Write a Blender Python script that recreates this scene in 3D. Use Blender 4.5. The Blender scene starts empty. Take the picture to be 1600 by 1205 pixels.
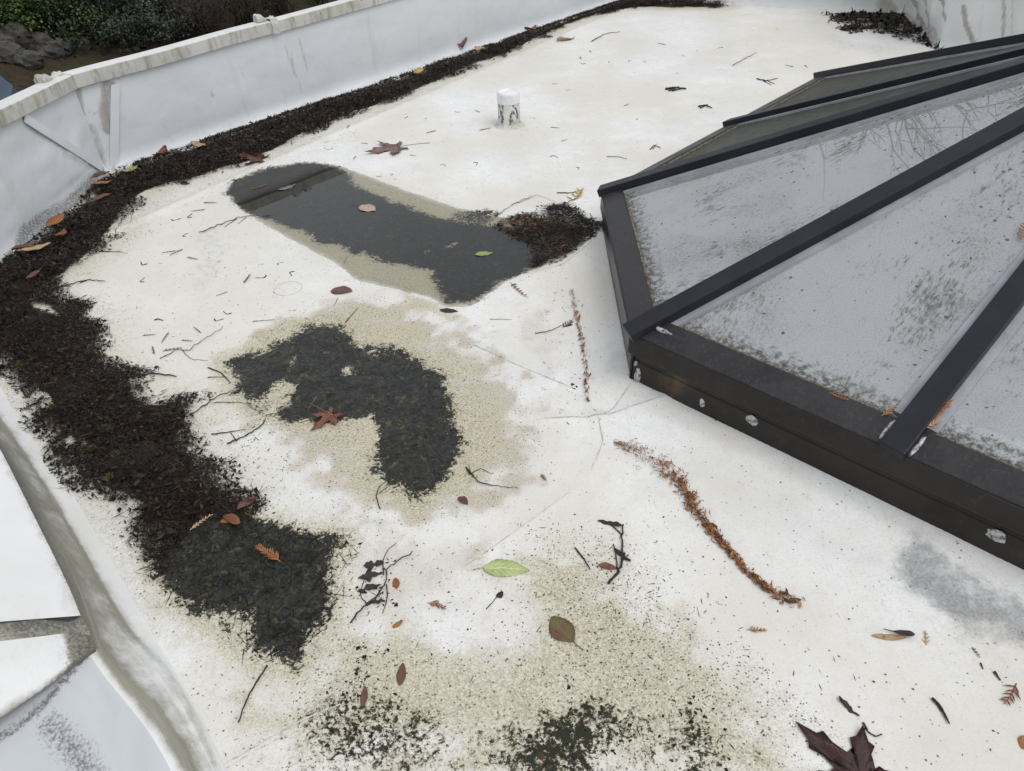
import bpy, math, random
import numpy as np
from mathutils import Vector, Matrix, noise as mnoise

rng = np.random.default_rng(7)
random.seed(7)
SC = bpy.context.scene
COL = SC.collection

# ------------------------------------------------------------------ camera
F_PX, H_CAM = 1165.0, 1.5                       # focal length in px of a 1600 px wide picture, eye height over the roof
_d = np.array([864 - 800, -(2120 - 602.5), -F_PX]); _d /= np.linalg.norm(_d)
_up = -_d
_fw = np.array([0, 0, -1.0]); _F = _fw - _up * _fw.dot(_up); _F /= np.linalg.norm(_F)
_R = np.cross(_F, _up)
W = np.array([_R, _F, _up])
CAM = np.array([0, 0, H_CAM])
cam_data = bpy.data.cameras.new('camera')
cam = bpy.data.objects.new('camera', cam_data); COL.objects.link(cam)
cam_data.sensor_fit = 'HORIZONTAL'; cam_data.sensor_width = 36.0
cam_data.lens = 36.0 * F_PX / 1600.0
cam_data.clip_start = 0.05; cam_data.clip_end = 400.0
_m = Matrix([list(W[0]), list(W[1]), list(W[2])]).to_4x4()
_m.translation = Vector((0, 0, H_CAM)); cam.matrix_world = _m
SC.camera = cam

# ------------------------------------------------------------------ sky, sun, exposure
SUN_EL, SUN_ROT = math.radians(58), math.radians(132)
world = bpy.data.worlds.new('World'); SC.world = world; world.use_nodes = True
wn = world.node_tree; wn.nodes.clear()
wo = wn.nodes.new('ShaderNodeOutputWorld'); bg = wn.nodes.new('ShaderNodeBackground')
sky = wn.nodes.new('ShaderNodeTexSky'); sky.sky_type = 'NISHITA'; sky.sun_disc = False
sky.sun_elevation = SUN_EL; sky.sun_rotation = SUN_ROT
sky.air_density = 1.0; sky.dust_density = 4.0; sky.ozone_density = 1.0
hsv = wn.nodes.new('ShaderNodeHueSaturation'); hsv.inputs['Saturation'].default_value = 0.22
wn.links.new(sky.outputs[0], hsv.inputs['Color'])
tc = wn.nodes.new('ShaderNodeTexCoord')
sep = wn.nodes.new('ShaderNodeSeparateXYZ'); wn.links.new(tc.outputs['Generated'], sep.inputs[0])
cl = wn.nodes.new('ShaderNodeTexNoise'); cl.inputs['Scale'].default_value = 2.2; cl.inputs['Detail'].default_value = 5
wn.links.new(tc.outputs['Generated'], cl.inputs['Vector'])
mr = wn.nodes.new('ShaderNodeMapRange'); mr.inputs[1].default_value = 0.0; mr.inputs[2].default_value = 1.0
mr.inputs[3].default_value = 6.6; mr.inputs[4].default_value = 9.2
wn.links.new(sep.outputs[2], mr.inputs[0])
cm = wn.nodes.new('ShaderNodeMapRange'); cm.inputs[1].default_value = 0.3; cm.inputs[2].default_value = 0.7
cm.inputs[3].default_value = 0.86; cm.inputs[4].default_value = 1.12
wn.links.new(cl.outputs[0], cm.inputs[0])
mu = wn.nodes.new('ShaderNodeMath'); mu.operation = 'MULTIPLY'
wn.links.new(mr.outputs[0], mu.inputs[0]); wn.links.new(cm.outputs[0], mu.inputs[1])
cc = wn.nodes.new('ShaderNodeVectorMath'); cc.operation = 'SCALE'; cc.inputs[0].default_value = (0.935, 0.985, 1.07)
wn.links.new(mu.outputs[0], cc.inputs['Scale'])
mx = wn.nodes.new('ShaderNodeMix'); mx.data_type = 'RGBA'; mx.inputs[0].default_value = 0.72
wn.links.new(hsv.outputs[0], mx.inputs[6]); wn.links.new(cc.outputs[0], mx.inputs[7])
wn.links.new(mx.outputs[2], bg.inputs[0]); bg.inputs[1].default_value = 0.10
wn.links.new(bg.outputs[0], wo.inputs[0])

sd = bpy.data.lights.new('sun', 'SUN'); sd.energy = 0.9; sd.angle = math.radians(35); sd.color = (1.0, 0.97, 0.93)
sun = bpy.data.objects.new('sun', sd); COL.objects.link(sun)
sdir = Vector((math.sin(SUN_ROT) * math.cos(SUN_EL), math.cos(SUN_ROT) * math.cos(SUN_EL), math.sin(SUN_EL)))
sun.rotation_euler = sdir.to_track_quat('Z', 'Y').to_euler()
SC.view_settings.view_transform = 'Standard'; SC.view_settings.look = 'None'
SC.view_settings.gamma = 1.0; SC.view_settings.use_curve_mapping = False
SC.view_settings.exposure = 0.26

# ------------------------------------------------------------------ helpers: survey of the photograph
def ray(x, y):
    return W @ np.array([x - 800.0, -(y - 602.5), -F_PX])
def P(x, y, z=0.0):                              # point at height z seen at photo pixel (x, y)
    r = ray(x, y); t = (z - H_CAM) / r[2]
    return CAM + t * r
def on_plane(x, y, p0, n):
    r = ray(x, y); t = np.dot(np.asarray(p0) - CAM, n) / np.dot(r, n)
    return CAM + t * r
def PP(pts, z=0.0):
    return np.array([P(a, b, z) for a, b in pts])

def sdf(pts, poly):
    """signed distance (positive inside) of 2D points to polygon"""
    pts = np.asarray(pts)[:, :2]; poly = np.asarray(poly)[:, :2]
    d2 = np.full(len(pts), 1e9); ins = np.zeros(len(pts), bool)
    n = len(poly)
    for i in range(n):
        a = poly[i]; b = poly[(i + 1) % n]
        ab = b - a; ap = pts - a
        t = np.clip((ap @ ab) / max(ab @ ab, 1e-12), 0, 1)
        q = ap - t[:, None] * ab
        d2 = np.minimum(d2, (q ** 2).sum(1))
        c = ((a[1] > pts[:, 1]) != (b[1] > pts[:, 1]))
        with np.errstate(divide='ignore', invalid='ignore'):
            xx = (b[0] - a[0]) * (pts[:, 1] - a[1]) / (b[1] - a[1]) + a[0]
        ins ^= c & (pts[:, 0] < xx)
    return np.where(ins, 1, -1) * np.sqrt(d2)
def dist_line(pts, line):
    pts = np.asarray(pts)[:, :2]; line = np.asarray(line)[:, :2]
    d2 = np.full(len(pts), 1e9)
    for a, b in zip(line[:-1], line[1:]):
        ab = b - a; ap = pts - a
        t = np.clip((ap @ ab) / max(ab @ ab, 1e-12), 0, 1)
        q = ap - t[:, None] * ab
        d2 = np.minimum(d2, (q ** 2).sum(1))
    return np.sqrt(d2)
def sstep(a, b, x):
    t = np.clip((x - a) / (b - a), 0, 1); return t * t * (3 - 2 * t)

# value noise on arrays
_perm = rng.random((64, 64))
def vnoise(x, y, s):
    x = np.asarray(x) * s; y = np.asarray(y) * s
    xi = np.floor(x).astype(int); yi = np.floor(y).astype(int)
    fx = x - xi; fy = y - yi; fx = fx * fx * (3 - 2 * fx); fy = fy * fy * (3 - 2 * fy)
    g = lambda a, b: _perm[a % 64, b % 64]
    return (g(xi, yi) * (1 - fx) + g(xi + 1, yi) * fx) * (1 - fy) + (g(xi, yi + 1) * (1 - fx) + g(xi + 1, yi + 1) * fx) * fy
def fbm(x, y, s, o=4):
    v = 0; a = 0.5; t = 0
    for k in range(o):
        v = v + a * vnoise(np.asarray(x) + 3.7 * k, np.asarray(y) - 1.9 * k, s); t += a; a *= 0.5; s *= 2.03
    return v / t

# ------------------------------------------------------------------ helpers: objects
def tag(o, label=None, cat=None, group=None, kind=None):
    if label: o['label'] = label
    if cat: o['category'] = cat
    if group: o['group'] = group
    if kind: o['kind'] = kind
    return o
def mesh_from(name, verts, faces, mats=None, smooth=False, mat_idx=None, attrs=None, uv=None):
    me = bpy.data.meshes.new(name)
    verts = np.asarray(verts, float)
    me.from_pydata(verts.tolist(), [], [tuple(int(i) for i in f) for f in faces])
    for m in (mats or []): me.materials.append(m)
    if mat_idx is not None: me.polygons.foreach_set('material_index', np.asarray(mat_idx, np.int32))
    if smooth: me.polygons.foreach_set('use_smooth', np.ones(len(me.polygons), bool))
    for k, v in (attrs or {}).items():
        a = me.attributes.new(k, 'FLOAT', 'POINT'); a.data.foreach_set('value', np.asarray(v, np.float32))
    if uv is not None:
        a = me.attributes.new('uvp', 'FLOAT_VECTOR', 'POINT')
        u3 = np.zeros((len(verts), 3), np.float32); u3[:, :2] = np.asarray(uv)[:, :2]
        a.data.foreach_set('vector', u3.ravel())
    me.update()
    return me
def obj(name, verts, faces, mat, parent=None, loc=None, **kw):
    """one mesh object from world-space vertices, its origin put at loc"""
    loc = np.zeros(3) if loc is None else np.asarray(loc, float)
    mats = mat if isinstance(mat, (list, tuple)) else [mat]
    base = loc
    me = mesh_from(name, np.asarray(verts, float) - base, faces, mats, **kw)
    o = bpy.data.objects.new(name, me); COL.objects.link(o)
    if parent is not None:
        o.parent = parent; o.location = Vector(base - np.array(world_loc(parent)))
    else:
        o.location = Vector(base)
    return o
def world_loc(o):
    v = Vector((0, 0, 0))
    while o is not None:
        v += o.location; o = o.parent
    return v
def empty(name, loc):
    o = bpy.data.objects.new(name, None); o.empty_display_size = 0.1; COL.objects.link(o); o.location = Vector(loc); return o
def prism(poly_top, poly_bot):
    n = len(poly_top)
    v = list(poly_top) + list(poly_bot)
    f = [tuple(range(n)), tuple(range(2 * n - 1, n - 1, -1))]
    for i in range(n):
        j = (i + 1) % n
        f.append((i, n + i, n + j, j))
    return v, f
def box_between(a, b, side, up, w, h0, h1):
    """bar from a to b, width w along side, from h0 to h1 along up"""
    a, b, side, up = map(np.asarray, (a, b, side, up))
    top = [a - side * w / 2 + up * h1, a + side * w / 2 + up * h1, b + side * w / 2 + up * h1, b - side * w / 2 + up * h1]
    bot = [p - up * (h1 - h0) for p in top]
    return prism(top, bot)
def bevel(o, w=0.003, seg=2):
    m = o.modifiers.new('bevel', 'BEVEL'); m.width = w; m.segments = seg; m.limit_method = 'ANGLE'; m.angle_limit = math.radians(35)
    return o
def tube(pts, rad, sides=5, cap=True):
    pts = [np.asarray(p, float) for p in pts]; n = len(pts)
    if np.isscalar(rad): rad = [rad] * n
    V = []; Fc = []
    for i, p in enumerate(pts):
        t = pts[min(i + 1, n - 1)] - pts[max(i - 1, 0)]; t = t / (np.linalg.norm(t) + 1e-9)
        r = np.array([0, 0, 1.0]) if abs(t[2]) < 0.9 else np.array([1.0, 0, 0])
        s = np.cross(t, r); s /= np.linalg.norm(s); u = np.cross(s, t)
        for k in range(sides):
            a = 2 * math.pi * k / sides
            V.append(p + rad[i] * (math.cos(a) * s + math.sin(a) * u))
    for i in range(n - 1):
        for k in range(sides):
            k2 = (k + 1) % sides
            Fc.append((i * sides + k, i * sides + k2, (i + 1) * sides + k2, (i + 1) * sides + k))
    if cap:
        Fc.append(tuple(range(sides - 1, -1, -1))); Fc.append(tuple(range((n - 1) * sides, n * sides)))
    return V, Fc
class MB:
    def __init__(s): s.v = []; s.f = []; s.m = []
    def add(s, vf, mi=0):
        o = len(s.v); s.v.extend(vf[0]); s.f.extend([tuple(i + o for i in f) for f in vf[1]]); s.m.extend([mi] * len(vf[1])); return s

# ------------------------------------------------------------------ helpers: materials
class NT:
    def __init__(s, name):
        s.m = bpy.data.materials.new(name); s.m.use_nodes = True
        s.t = s.m.node_tree; s.t.nodes.clear()
        s.out = s.t.nodes.new('ShaderNodeOutputMaterial'); s._pos = None
    def n(s, typ, **kw):
        nd = s.t.nodes.new(typ)
        for k, v in kw.items(): setattr(nd, k, v)
        return nd
    def l(s, a, b): s.t.links.new(a, b)
    def setin(s, nd, key, v):
        if v is None: return
        if isinstance(v, bpy.types.NodeSocket): s.l(v, nd.inputs[key])
        else:
            if isinstance(v, (tuple, list)) and len(v) == 3 and nd.inputs[key].type == 'RGBA': v = (*v, 1)
            nd.inputs[key].default_value = v
    def coord(s, kind='Object'):
        if s._pos is None: s._pos = s.n('ShaderNodeTexCoord')
        return s._pos.outputs[kind]
    def attr(s, name, out=2):
        a = s.n('ShaderNodeAttribute'); a.attribute_name = name; return a.outputs[out]
    def scale(s, vec, sc):
        a = s.n('ShaderNodeVectorMath', operation='MULTIPLY'); s.l(vec, a.inputs[0]); a.inputs[1].default_value = sc; return a.outputs[0]
    def noise(s, sc, detail=4, rough=0.55, vec=None, dist=0.0):
        a = s.n('ShaderNodeTexNoise'); a.inputs['Scale'].default_value = sc; a.inputs['Detail'].default_value = detail
        a.inputs['Roughness'].default_value = rough; a.inputs['Distortion'].default_value = dist
        s.l(vec if vec is not None else s.coord(), a.inputs['Vector']); return a.outputs[0]
    def vor(s, sc, vec=None, feature='F1', out=0, rnd=1.0):
        a = s.n('ShaderNodeTexVoronoi', feature=feature); a.inputs['Scale'].default_value = sc; a.inputs['Randomness'].default_value = rnd
        s.l(vec if vec is not None else s.coord(), a.inputs['Vector']); return a.outputs[out]
    def math(s, op, a, b=None, clamp=False):
        nd = s.n('ShaderNodeMath', operation=op); nd.use_clamp = clamp
        s.setin(nd, 0, a); s.setin(nd, 1, b); return nd.outputs[0]
    def step(s, x, lo, hi, a=0.0, b=1.0):
        nd = s.n('ShaderNodeMapRange', interpolation_type='SMOOTHSTEP')
        s.setin(nd, 0, x); nd.inputs[1].default_value = lo; nd.inputs[2].default_value = hi
        nd.inputs[3].default_value = a; nd.inputs[4].default_value = b; return nd.outputs[0]
    def mix(s, f, a, b):
        nd = s.n('ShaderNodeMix', data_type='RGBA'); nd.clamp_factor = True
        s.setin(nd, 0, f); s.setin(nd, 6, a); s.setin(nd, 7, b); return nd.outputs[2]
    def bump(s, h, strength=0.3, dist=0.01, nrm=None):
        b = s.n('ShaderNodeBump'); b.inputs['Strength'].default_value = strength; b.inputs['Distance'].default_value = dist
        s.l(h, b.inputs['Height'])
        if nrm is not None: s.l(nrm, b.inputs['Normal'])
        return b.outputs[0]
    def bsdf(s, col, rough=0.6, normal=None, spec=0.5, metal=0.0, **kw):
        b = s.n('ShaderNodeBsdfPrincipled')
        s.setin(b, 'Base Color', col); s.setin(b, 'Roughness', rough); s.setin(b, 'Metallic', metal); s.setin(b, 'Specular IOR Level', spec)
        if normal is not None: s.l(normal, b.inputs['Normal'])
        for k, v in kw.items(): s.setin(b, k.replace('_', ' '), v)
        return b
    def done(s, sh):
        s.l(sh.outputs[0] if hasattr(sh, 'outputs') else sh, s.out.inputs[0]); return s.m

def simple_mat(name, col, col2=None, sc=30, rough=0.7, bump=0.2, spec=0.4, lo=0.35, hi=0.65, detail=4):
    t = NT(name); nz = t.noise(sc, detail)
    c = t.mix(t.step(nz, lo, hi), col, col2 or tuple(v * 0.6 for v in col))
    return t.done(t.bsdf(c, rough, t.bump(nz, bump, 0.004), spec))

# ------------------------------------------------------------------ material: roof membrane with its stains
def roof_material():
    t = NT('roof_membrane'); co = t.coord()
    mud, algae, pink, grey, speck, line, wet = (t.attr(k) for k in ('mud', 'algae', 'pink', 'grey', 'speck', 'line', 'wet'))
    n_big = t.noise(2.3, 4, 0.55); n_med = t.noise(14, 5, 0.6); n_fine = t.noise(85, 4, 0.65); n_grain = t.noise(150, 6, 0.8)
    n_x = t.noise(34, 8, 0.72, dist=1.2)
    c = t.mix(t.step(n_big, 0.3, 0.7), (0.80, 0.795, 0.78), (0.70, 0.695, 0.675))
    c = t.mix(t.step(n_grain, 0.50, 0.64, 0, 0.5), c, (0.50, 0.48, 0.42))
    c = t.mix(t.step(t.noise(55, 6, .8, vec=t.scale(co, (1, .35, 1))), .55, .68, 0, .5), c, (.47, .44, .37))
    fs = t.math('MULTIPLY', t.step(n_med, 0.42, 0.62), 0.18); c = t.mix(fs, c, (0.60, 0.575, 0.50))
    c = t.mix(t.math('MULTIPLY', t.step(t.noise(1.1, 5, .6), .36, .62), .7), c, (0.635, 0.595, 0.505))
    c = t.mix(t.math('MULTIPLY', t.step(t.noise(7, 6, .7), .55, .75), .35), c, (0.56, 0.54, 0.49))
    # grey grime
    gq = t.math('ADD', grey, t.math('MULTIPLY', t.math('SUBTRACT', t.noise(30, 6, 0.75), 0.5), 1.1))
    gq = t.math('MULTIPLY', t.step(gq, 0.2, 0.95), t.step(n_grain, 0.30, 0.62, 0.7, 1.0)); gq = t.math('MULTIPLY', gq, t.step(grey, 0.0, 0.12))
    c = t.mix(t.math('MULTIPLY', gq, 0.8), c, (0.15, 0.155, 0.16))
    # pinkish tan bloom
    pq = t.math('MULTIPLY', t.step(t.math('ADD', pink, t.math('MULTIPLY', t.math('SUBTRACT', n_med, 0.5), 0.5)), 0.15, 0.85), 0.92)
    c = t.mix(pq, c, t.mix(t.step(n_grain, .40, .62), (0.58, 0.52, 0.455), (0.40, 0.345, 0.285)))
    # yellow algae film, granular
    aq = t.math('ADD', algae, t.math('MULTIPLY', t.math('SUBTRACT', n_x, 0.5), 0.7))
    aq = t.math('ADD', aq, t.math('MULTIPLY', t.math('SUBTRACT', n_fine, 0.5), 0.5))
    af = t.math('MULTIPLY', t.step(aq, 0.25, 0.8), t.step(algae, 0.0, 0.15))
    acol = t.mix(t.step(t.noise(190, 5, 0.8), 0.38, 0.60), (0.66, 0.61, 0.455), (0.30, 0.26, 0.165))
    c = t.mix(t.math('MULTIPLY', af, 0.82), c, acol)
    # specks of dirt
    vd = t.vor(150, t.scale(co, (1, 1, 0))); sp = t.noise(9, 3, 0.6)
    rn = t.vor(150, t.scale(co, (1, 1, 0)), out=1); rs = t.n('ShaderNodeSeparateColor'); t.l(rn, rs.inputs[0])
    keep = t.step(t.math('ADD', t.math('MULTIPLY', speck, 0.9), t.math('MULTIPLY', t.math('SUBTRACT', sp, 0.5), 0.5)), 0.0, 1.0)
    isk = t.math('LESS_THAN', rs.outputs[0], t.math('MULTIPLY', keep, 0.85))
    dot = t.math('MULTIPLY', t.math('LESS_THAN', vd, t.math('MULTIPLY', rs.outputs[1], 0.42)), isk)
    c = t.mix(t.math('MULTIPLY', dot, 0.85), c, (0.10, 0.085, 0.055))
    g2 = t.math('MULTIPLY', t.step(t.noise(210, 4, 0.75), 0.52, 0.62), t.math('MULTIPLY', speck, 0.75))
    c = t.mix(g2, c, (0.22, 0.19, 0.12))
    # thin lines: seams and scuffs
    lf = t.math('MULTIPLY', t.step(line, 0.3, 0.8), t.step(n_fine, 0.3, 0.6, 0.35, 1.0))
    c = t.mix(t.math('MULTIPLY', lf, 0.5), c, (0.30, 0.28, 0.25))
    # dark muck
    mq = t.math('ADD', mud, t.math('MULTIPLY', t.math('SUBTRACT', n_x, 0.5), 1.15))
    mq = t.math('ADD', mq, t.math('MULTIPLY', t.math('SUBTRACT', t.noise(130, 5, 0.75), 0.5), 0.8))
    mf = t.math('MULTIPLY', t.step(mq, 0.455, 0.545), t.step(mud, 0.02, 0.12))
    mcol = t.mix(t.step(t.noise(55, 6, 0.75, dist=1.5), 0.38, 0.62), (0.012, 0.0125, 0.012), (0.036, 0.036, 0.030))
    mcol = t.mix(t.step(t.noise(30, 7, 0.75, dist=1.5), 0.55, 0.63, 0, 0.6), mcol, (0.12, 0.115, 0.045))
    mcol = t.mix(t.step(wet, .3, .7, .75, 0), mcol, (0.030, 0.032, 0.018))
    olive = t.math('MULTIPLY', t.step(mq, 0.33, 0.50), t.math('MULTIPLY', t.step(n_fine, 0.42, 0.58), t.step(mud, 0.02, 0.12)))
    c = t.mix(t.math('MULTIPLY', olive, 0.6), c, (0.16, 0.145, 0.055))
    c = t.mix(mf, c, mcol)
    rough = t.mix(mf, (0.62, 0.62, 0.62), (0.38, 0.38, 0.38))
    rough = t.mix(t.math('MULTIPLY', wet, .8), rough, (0.40, 0.40, 0.40))
    h = t.math('ADD', t.math('MULTIPLY', t.math('MULTIPLY', n_grain, t.math('SUBTRACT', 1.0, mf)), 0.25), t.math('MULTIPLY', mf, t.math('ADD', t.math('MULTIPLY', n_fine, .45), t.math('MULTIPLY', n_x, .25))))
    h = t.math('ADD', h, t.math('MULTIPLY', line, 0.4))
    nb = t.bump(h, 0.35, 0.004)
    nb = t.bump(t.noise(3.2, 3, 0.5), 0.25, 0.03, nb)
    b = t.bsdf(c, rough, nb, t.step(mf, 0, 1, .40, .10))
    t.setin(b, 'Coat Weight', t.math('MULTIPLY', t.math('MULTIPLY', mf, wet), t.step(t.noise(24, 6, .72, dist=.8), .38, .66, .0, .42))); t.setin(b, 'Coat Roughness', 0.14); t.setin(b, 'Coat IOR', 1.45)
    return t.done(b)

def wall_material(name, base=(0.66, 0.675, 0.69), streak=0.25, algae=0.0, dirtcol=(0.19, 0.175, 0.14), stv=(1.0, 0.10, 1)):
    t = NT(name); co = t.coord(); dirt = t.attr('dirt'); mould = t.attr('mould')
    nb = t.noise(1.7, 4); ng = t.noise(300, 3, 0.7)
    st = t.noise(9, 6, 0.65, vec=t.scale(t.attr('uvp', 1), stv))
    c = t.mix(t.step(nb, 0.3, 0.7), base, tuple(v * 0.93 for v in base))
    c = t.mix(t.math('MULTIPLY', t.step(st, 0.55, 0.72), streak), c, (0.42, 0.40, 0.34))
    c = t.mix(t.step(ng, 0.55, 0.8, 0, 0.18), c, (0.45, 0.45, 0.43))
    if algae: c = t.mix(t.math('MULTIPLY', t.step(t.noise(4, 4), 0.4, 0.65), algae), c, (0.5, 0.48, 0.33))
    dq = t.math('ADD', dirt, t.math('MULTIPLY', t.math('SUBTRACT', t.noise(26, 6, 0.75), 0.5), 0.7))
    df = t.math('MULTIPLY', t.step(dq, 0.25, 0.85), t.step(dirt, 0.0, 0.15))
    c = t.mix(t.math('MULTIPLY', df, 0.78), c, t.mix(t.step(t.noise(16, 6, .7, vec=t.scale(t.attr('uvp', 1), stv)), .35, .65), dirtcol, tuple(min(.6, v * 1.9) for v in dirtcol)))
    mq = t.math('ADD', mould, t.math('MULTIPLY', t.math('SUBTRACT', t.noise(140, 6, 0.8), 0.5), 2.2))
    mf = t.math('MULTIPLY', t.step(mq, 0.45, 0.95), t.step(mould, 0.0, 0.25))
    c = t.mix(t.math('MULTIPLY', mf, 0.8), c, (0.055, 0.052, 0.042))
    nrm = t.bump(t.noise(5, 3, 0.5), 0.35, 0.03)
    return t.done(t.bsdf(c, 0.5, t.bump(ng, 0.08, 0.003, nrm), 0.45))

M = {}
M['roof'] = roof_material()
M['wall'] = wall_material('wall_membrane', (0.665, 0.685, 0.705))
M['wall_far'] = wall_material('wall_membrane_streaked', (0.66, 0.665, 0.655), 0.22)
M['curb_wall'] = wall_material('curb_membrane', (0.73, 0.73, 0.71), 0.0, 0.12, (0.10, 0.088, 0.045), (.7, 9.0, 1))
def coping_material():
    t = NT('coping_metal'); uv = t.attr('uvp', 1)
    st = t.noise(14, 6, 0.7, vec=t.scale(uv, (1.0, 0.22, 1))); nb = t.noise(2.4, 4, 0.6)
    c = t.mix(t.step(nb, 0.3, 0.7), (0.56, 0.555, 0.525), (0.46, 0.452, 0.405))
    c = t.mix(t.math('MULTIPLY', t.step(t.math('ADD', st, t.math('MULTIPLY', nb, 0.3)), 0.60, 0.80), 0.65), c, (0.20, 0.175, 0.095))
    c = t.mix(t.math('MULTIPLY', t.step(t.noise(11, 6, 0.75), 0.62, 0.70), 0.85), c, (0.06, 0.055, 0.04))
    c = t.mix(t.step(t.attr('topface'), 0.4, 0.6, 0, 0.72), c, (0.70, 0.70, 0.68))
    return t.done(t.bsdf(c, 0.45, t.bump(st, 0.1, 0.003), 0.4))
M['coping'] = coping_material()
M['outer_wall'] = simple_mat('stucco', (0.45, 0.43, 0.39), (0.36, 0.34, 0.30), 20, 0.9)
def frame_material():
    t = NT('bronze_aluminium'); n1 = t.noise(6, 5, 0.65); n2 = t.noise(70, 5, 0.75)
    c = t.mix(t.step(n1, 0.35, 0.7), (0.022, 0.021, 0.024), (0.036, 0.034, 0.035))
    c = t.mix(t.math('MULTIPLY', t.step(n2, 0.50, 0.70), 0.42), c, (0.075, 0.071, 0.066))
    c = t.mix(t.step(t.noise(190, 3), 0.68, 0.74, 0, 0.5), c, (0.16, 0.15, 0.13))
    r = t.step(n1, 0.3, 0.7, 0.32, 0.5)
    return t.done(t.bsdf(c, r, t.bump(n2, 0.05, 0.002), 0.24))
M['frame'] = frame_material()
M['rafter'] = simple_mat('blue_black_aluminium', (0.014, 0.0145, 0.019), (0.020, 0.020, 0.025), 8, .42, .03, .22)
def curb_material():
    t = NT('dark_curb_metal'); n1 = t.noise(5, 5, 0.65); n2 = t.noise(40, 6, 0.75)
    c = t.mix(t.step(n1, 0.35, 0.7), (0.016, 0.013, 0.011), (0.026, 0.022, 0.019))
    c = t.mix(t.math('MULTIPLY', t.step(n2, 0.55, 0.72), 0.35), c, (0.06, 0.052, 0.042))
    rust = t.step(t.attr('dirt'), 0.2, 0.9)
    c = t.mix(t.math('MULTIPLY', rust, t.step(n2, 0.3, 0.6)), c, (0.10, 0.065, 0.025))
    return t.done(t.bsdf(c, 0.34, t.bump(n2, 0.08, 0.003), 0.30))
M['curb'] = curb_material()
def glass_material(name, heavy):
    t = NT(name); uv = t.attr('uvp', 1)
    sepx = t.n('ShaderNodeSeparateXYZ'); t.l(uv, sepx.inputs[0]); v = sepx.outputs[1]
    uvs = t.scale(uv, (1.0, 0.30, 1.0))
    patch = t.noise(3.2, 4, 0.6, vec=uv)
    # dark round spots
    wob = t.n('ShaderNodeTexNoise'); wob.inputs['Scale'].default_value = 90; t.l(uv, wob.inputs['Vector'])
    wv_ = t.n('ShaderNodeVectorMath', operation='MULTIPLY_ADD'); t.l(wob.outputs['Color'], wv_.inputs[0]); wv_.inputs[1].default_value = (.016, .016, 0); t.l(uv, wv_.inputs[2]); uvw = wv_.outputs[0]
    vd = t.vor(75, uvw); vr = t.vor(75, uvw, out=1); rs = t.n('ShaderNodeSeparateColor'); t.l(vr, rs.inputs[0])
    thr = t.step(patch, 0.35, 0.70, 0.06, 0.42 + 0.3 * heavy)
    spot = t.math('MULTIPLY', t.math('LESS_THAN', vd, t.math('MULTIPLY', t.math('MULTIPLY', rs.outputs[1], rs.outputs[1]), 0.40)), t.math('LESS_THAN', rs.outputs[0], thr))
    # elongated algae flecks running up the slope
    fl = t.noise(95, 6, 0.78, vec=uvs, dist=0.3); fp = t.noise(4.2, 6, 0.7, vec=t.scale(uv, (1, .6, 1)), dist=.6)
    fleck = t.step(t.math('ADD', fl, t.math('MULTIPLY', t.math('SUBTRACT', fp, 0.5), 1.0)), 0.555 - 0.05 * heavy, 0.72 - 0.04 * heavy)
    fine = t.step(t.noise(260, 4, 0.8, vec=uv), 0.50, 0.64, 0, 0.62)
    edge = t.step(v, 0.085, 0.30, 1.0, 0.0)
    eq = t.step(t.math('ADD', t.math('MULTIPLY', edge, 0.75), t.math('MULTIPLY', t.math('SUBTRACT', t.noise(48, 6, 0.8, vec=uv), 0.5), 1.5)), 0.55, 0.85)
    eq = t.math('MULTIPLY', eq, edge)
    f2 = t.step(t.math('ADD', t.noise(170, 5, .8, vec=t.scale(uv, (1, .55, 1))), t.math('MULTIPLY', t.math('SUBTRACT', patch, .5), .6)), .555, .66, 0, .7)
    fleck = t.math('MAXIMUM', fleck, f2)
    algae = t.math('MAXIMUM', t.math('MULTIPLY', fleck, 0.72 + 0.1 * heavy), t.math('MULTIPLY', eq, 0.95))
    algae = t.math('MAXIMUM', algae, t.math('MULTIPLY', spot, 0.85))
    film = t.math('ADD', 0.46 + 0.42 * heavy, t.math('MULTIPLY', patch, 0.22 - .12 * heavy))
    dcol = t.mix(t.step(patch, 0.35, 0.65), (0.59, 0.60, 0.60), (0.48, 0.49, 0.49)) if not heavy else t.mix(t.step(t.noise(60, 5, .75, vec=uvs), 0.40, 0.62), (0.05, 0.052, 0.042), (0.17, 0.17, 0.145))
    dcol = t.mix(fine, dcol, (0.22, 0.22, 0.20))
    filmsh = t.bsdf(dcol, 0.55, spec=0.2)
    tr = t.n('ShaderNodeBsdfTransparent'); tr.inputs[0].default_value = (0.90, 0.93, 0.94, 1)
    m1 = t.n('ShaderNodeMixShader'); t.l(film, m1.inputs[0]); t.l(tr.outputs[0], m1.inputs[1]); t.l(filmsh.outputs[0], m1.inputs[2])
    gl = t.n('ShaderNodeBsdfGlossy'); gl.inputs['Roughness'].default_value = 0.004 + .3 * heavy; gl.inputs[0].default_value = (0.96, 0.98, 1.0, 1) if not heavy else (.16, .165, .155, 1)
    fr = t.n('ShaderNodeFresnel'); fr.inputs[0].default_value = 2.0
    m2 = t.n('ShaderNodeMixShader'); t.l(fr.outputs[0], m2.inputs[0]); t.l(m1.outputs[0], m2.inputs[1]); t.l(gl.outputs[0], m2.inputs[2])
    acol = t.mix(t.noise(120, 3, vec=uv), (0.028, 0.030, 0.020), (0.085, 0.082, 0.052))
    ash = t.bsdf(acol, 0.7, spec=0.15)
    m3 = t.n('ShaderNodeMixShader'); t.l(algae, m3.inputs[0]); t.l(m2.outputs[0], m3.inputs[1]); t.l(ash.outputs[0], m3.inputs[2])
    return t.done(m3)
M['glass'] = glass_material('dirty_glass', 0.0)
M['glass_heavy'] = glass_material('algae_covered_glass', 1.0)
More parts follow.
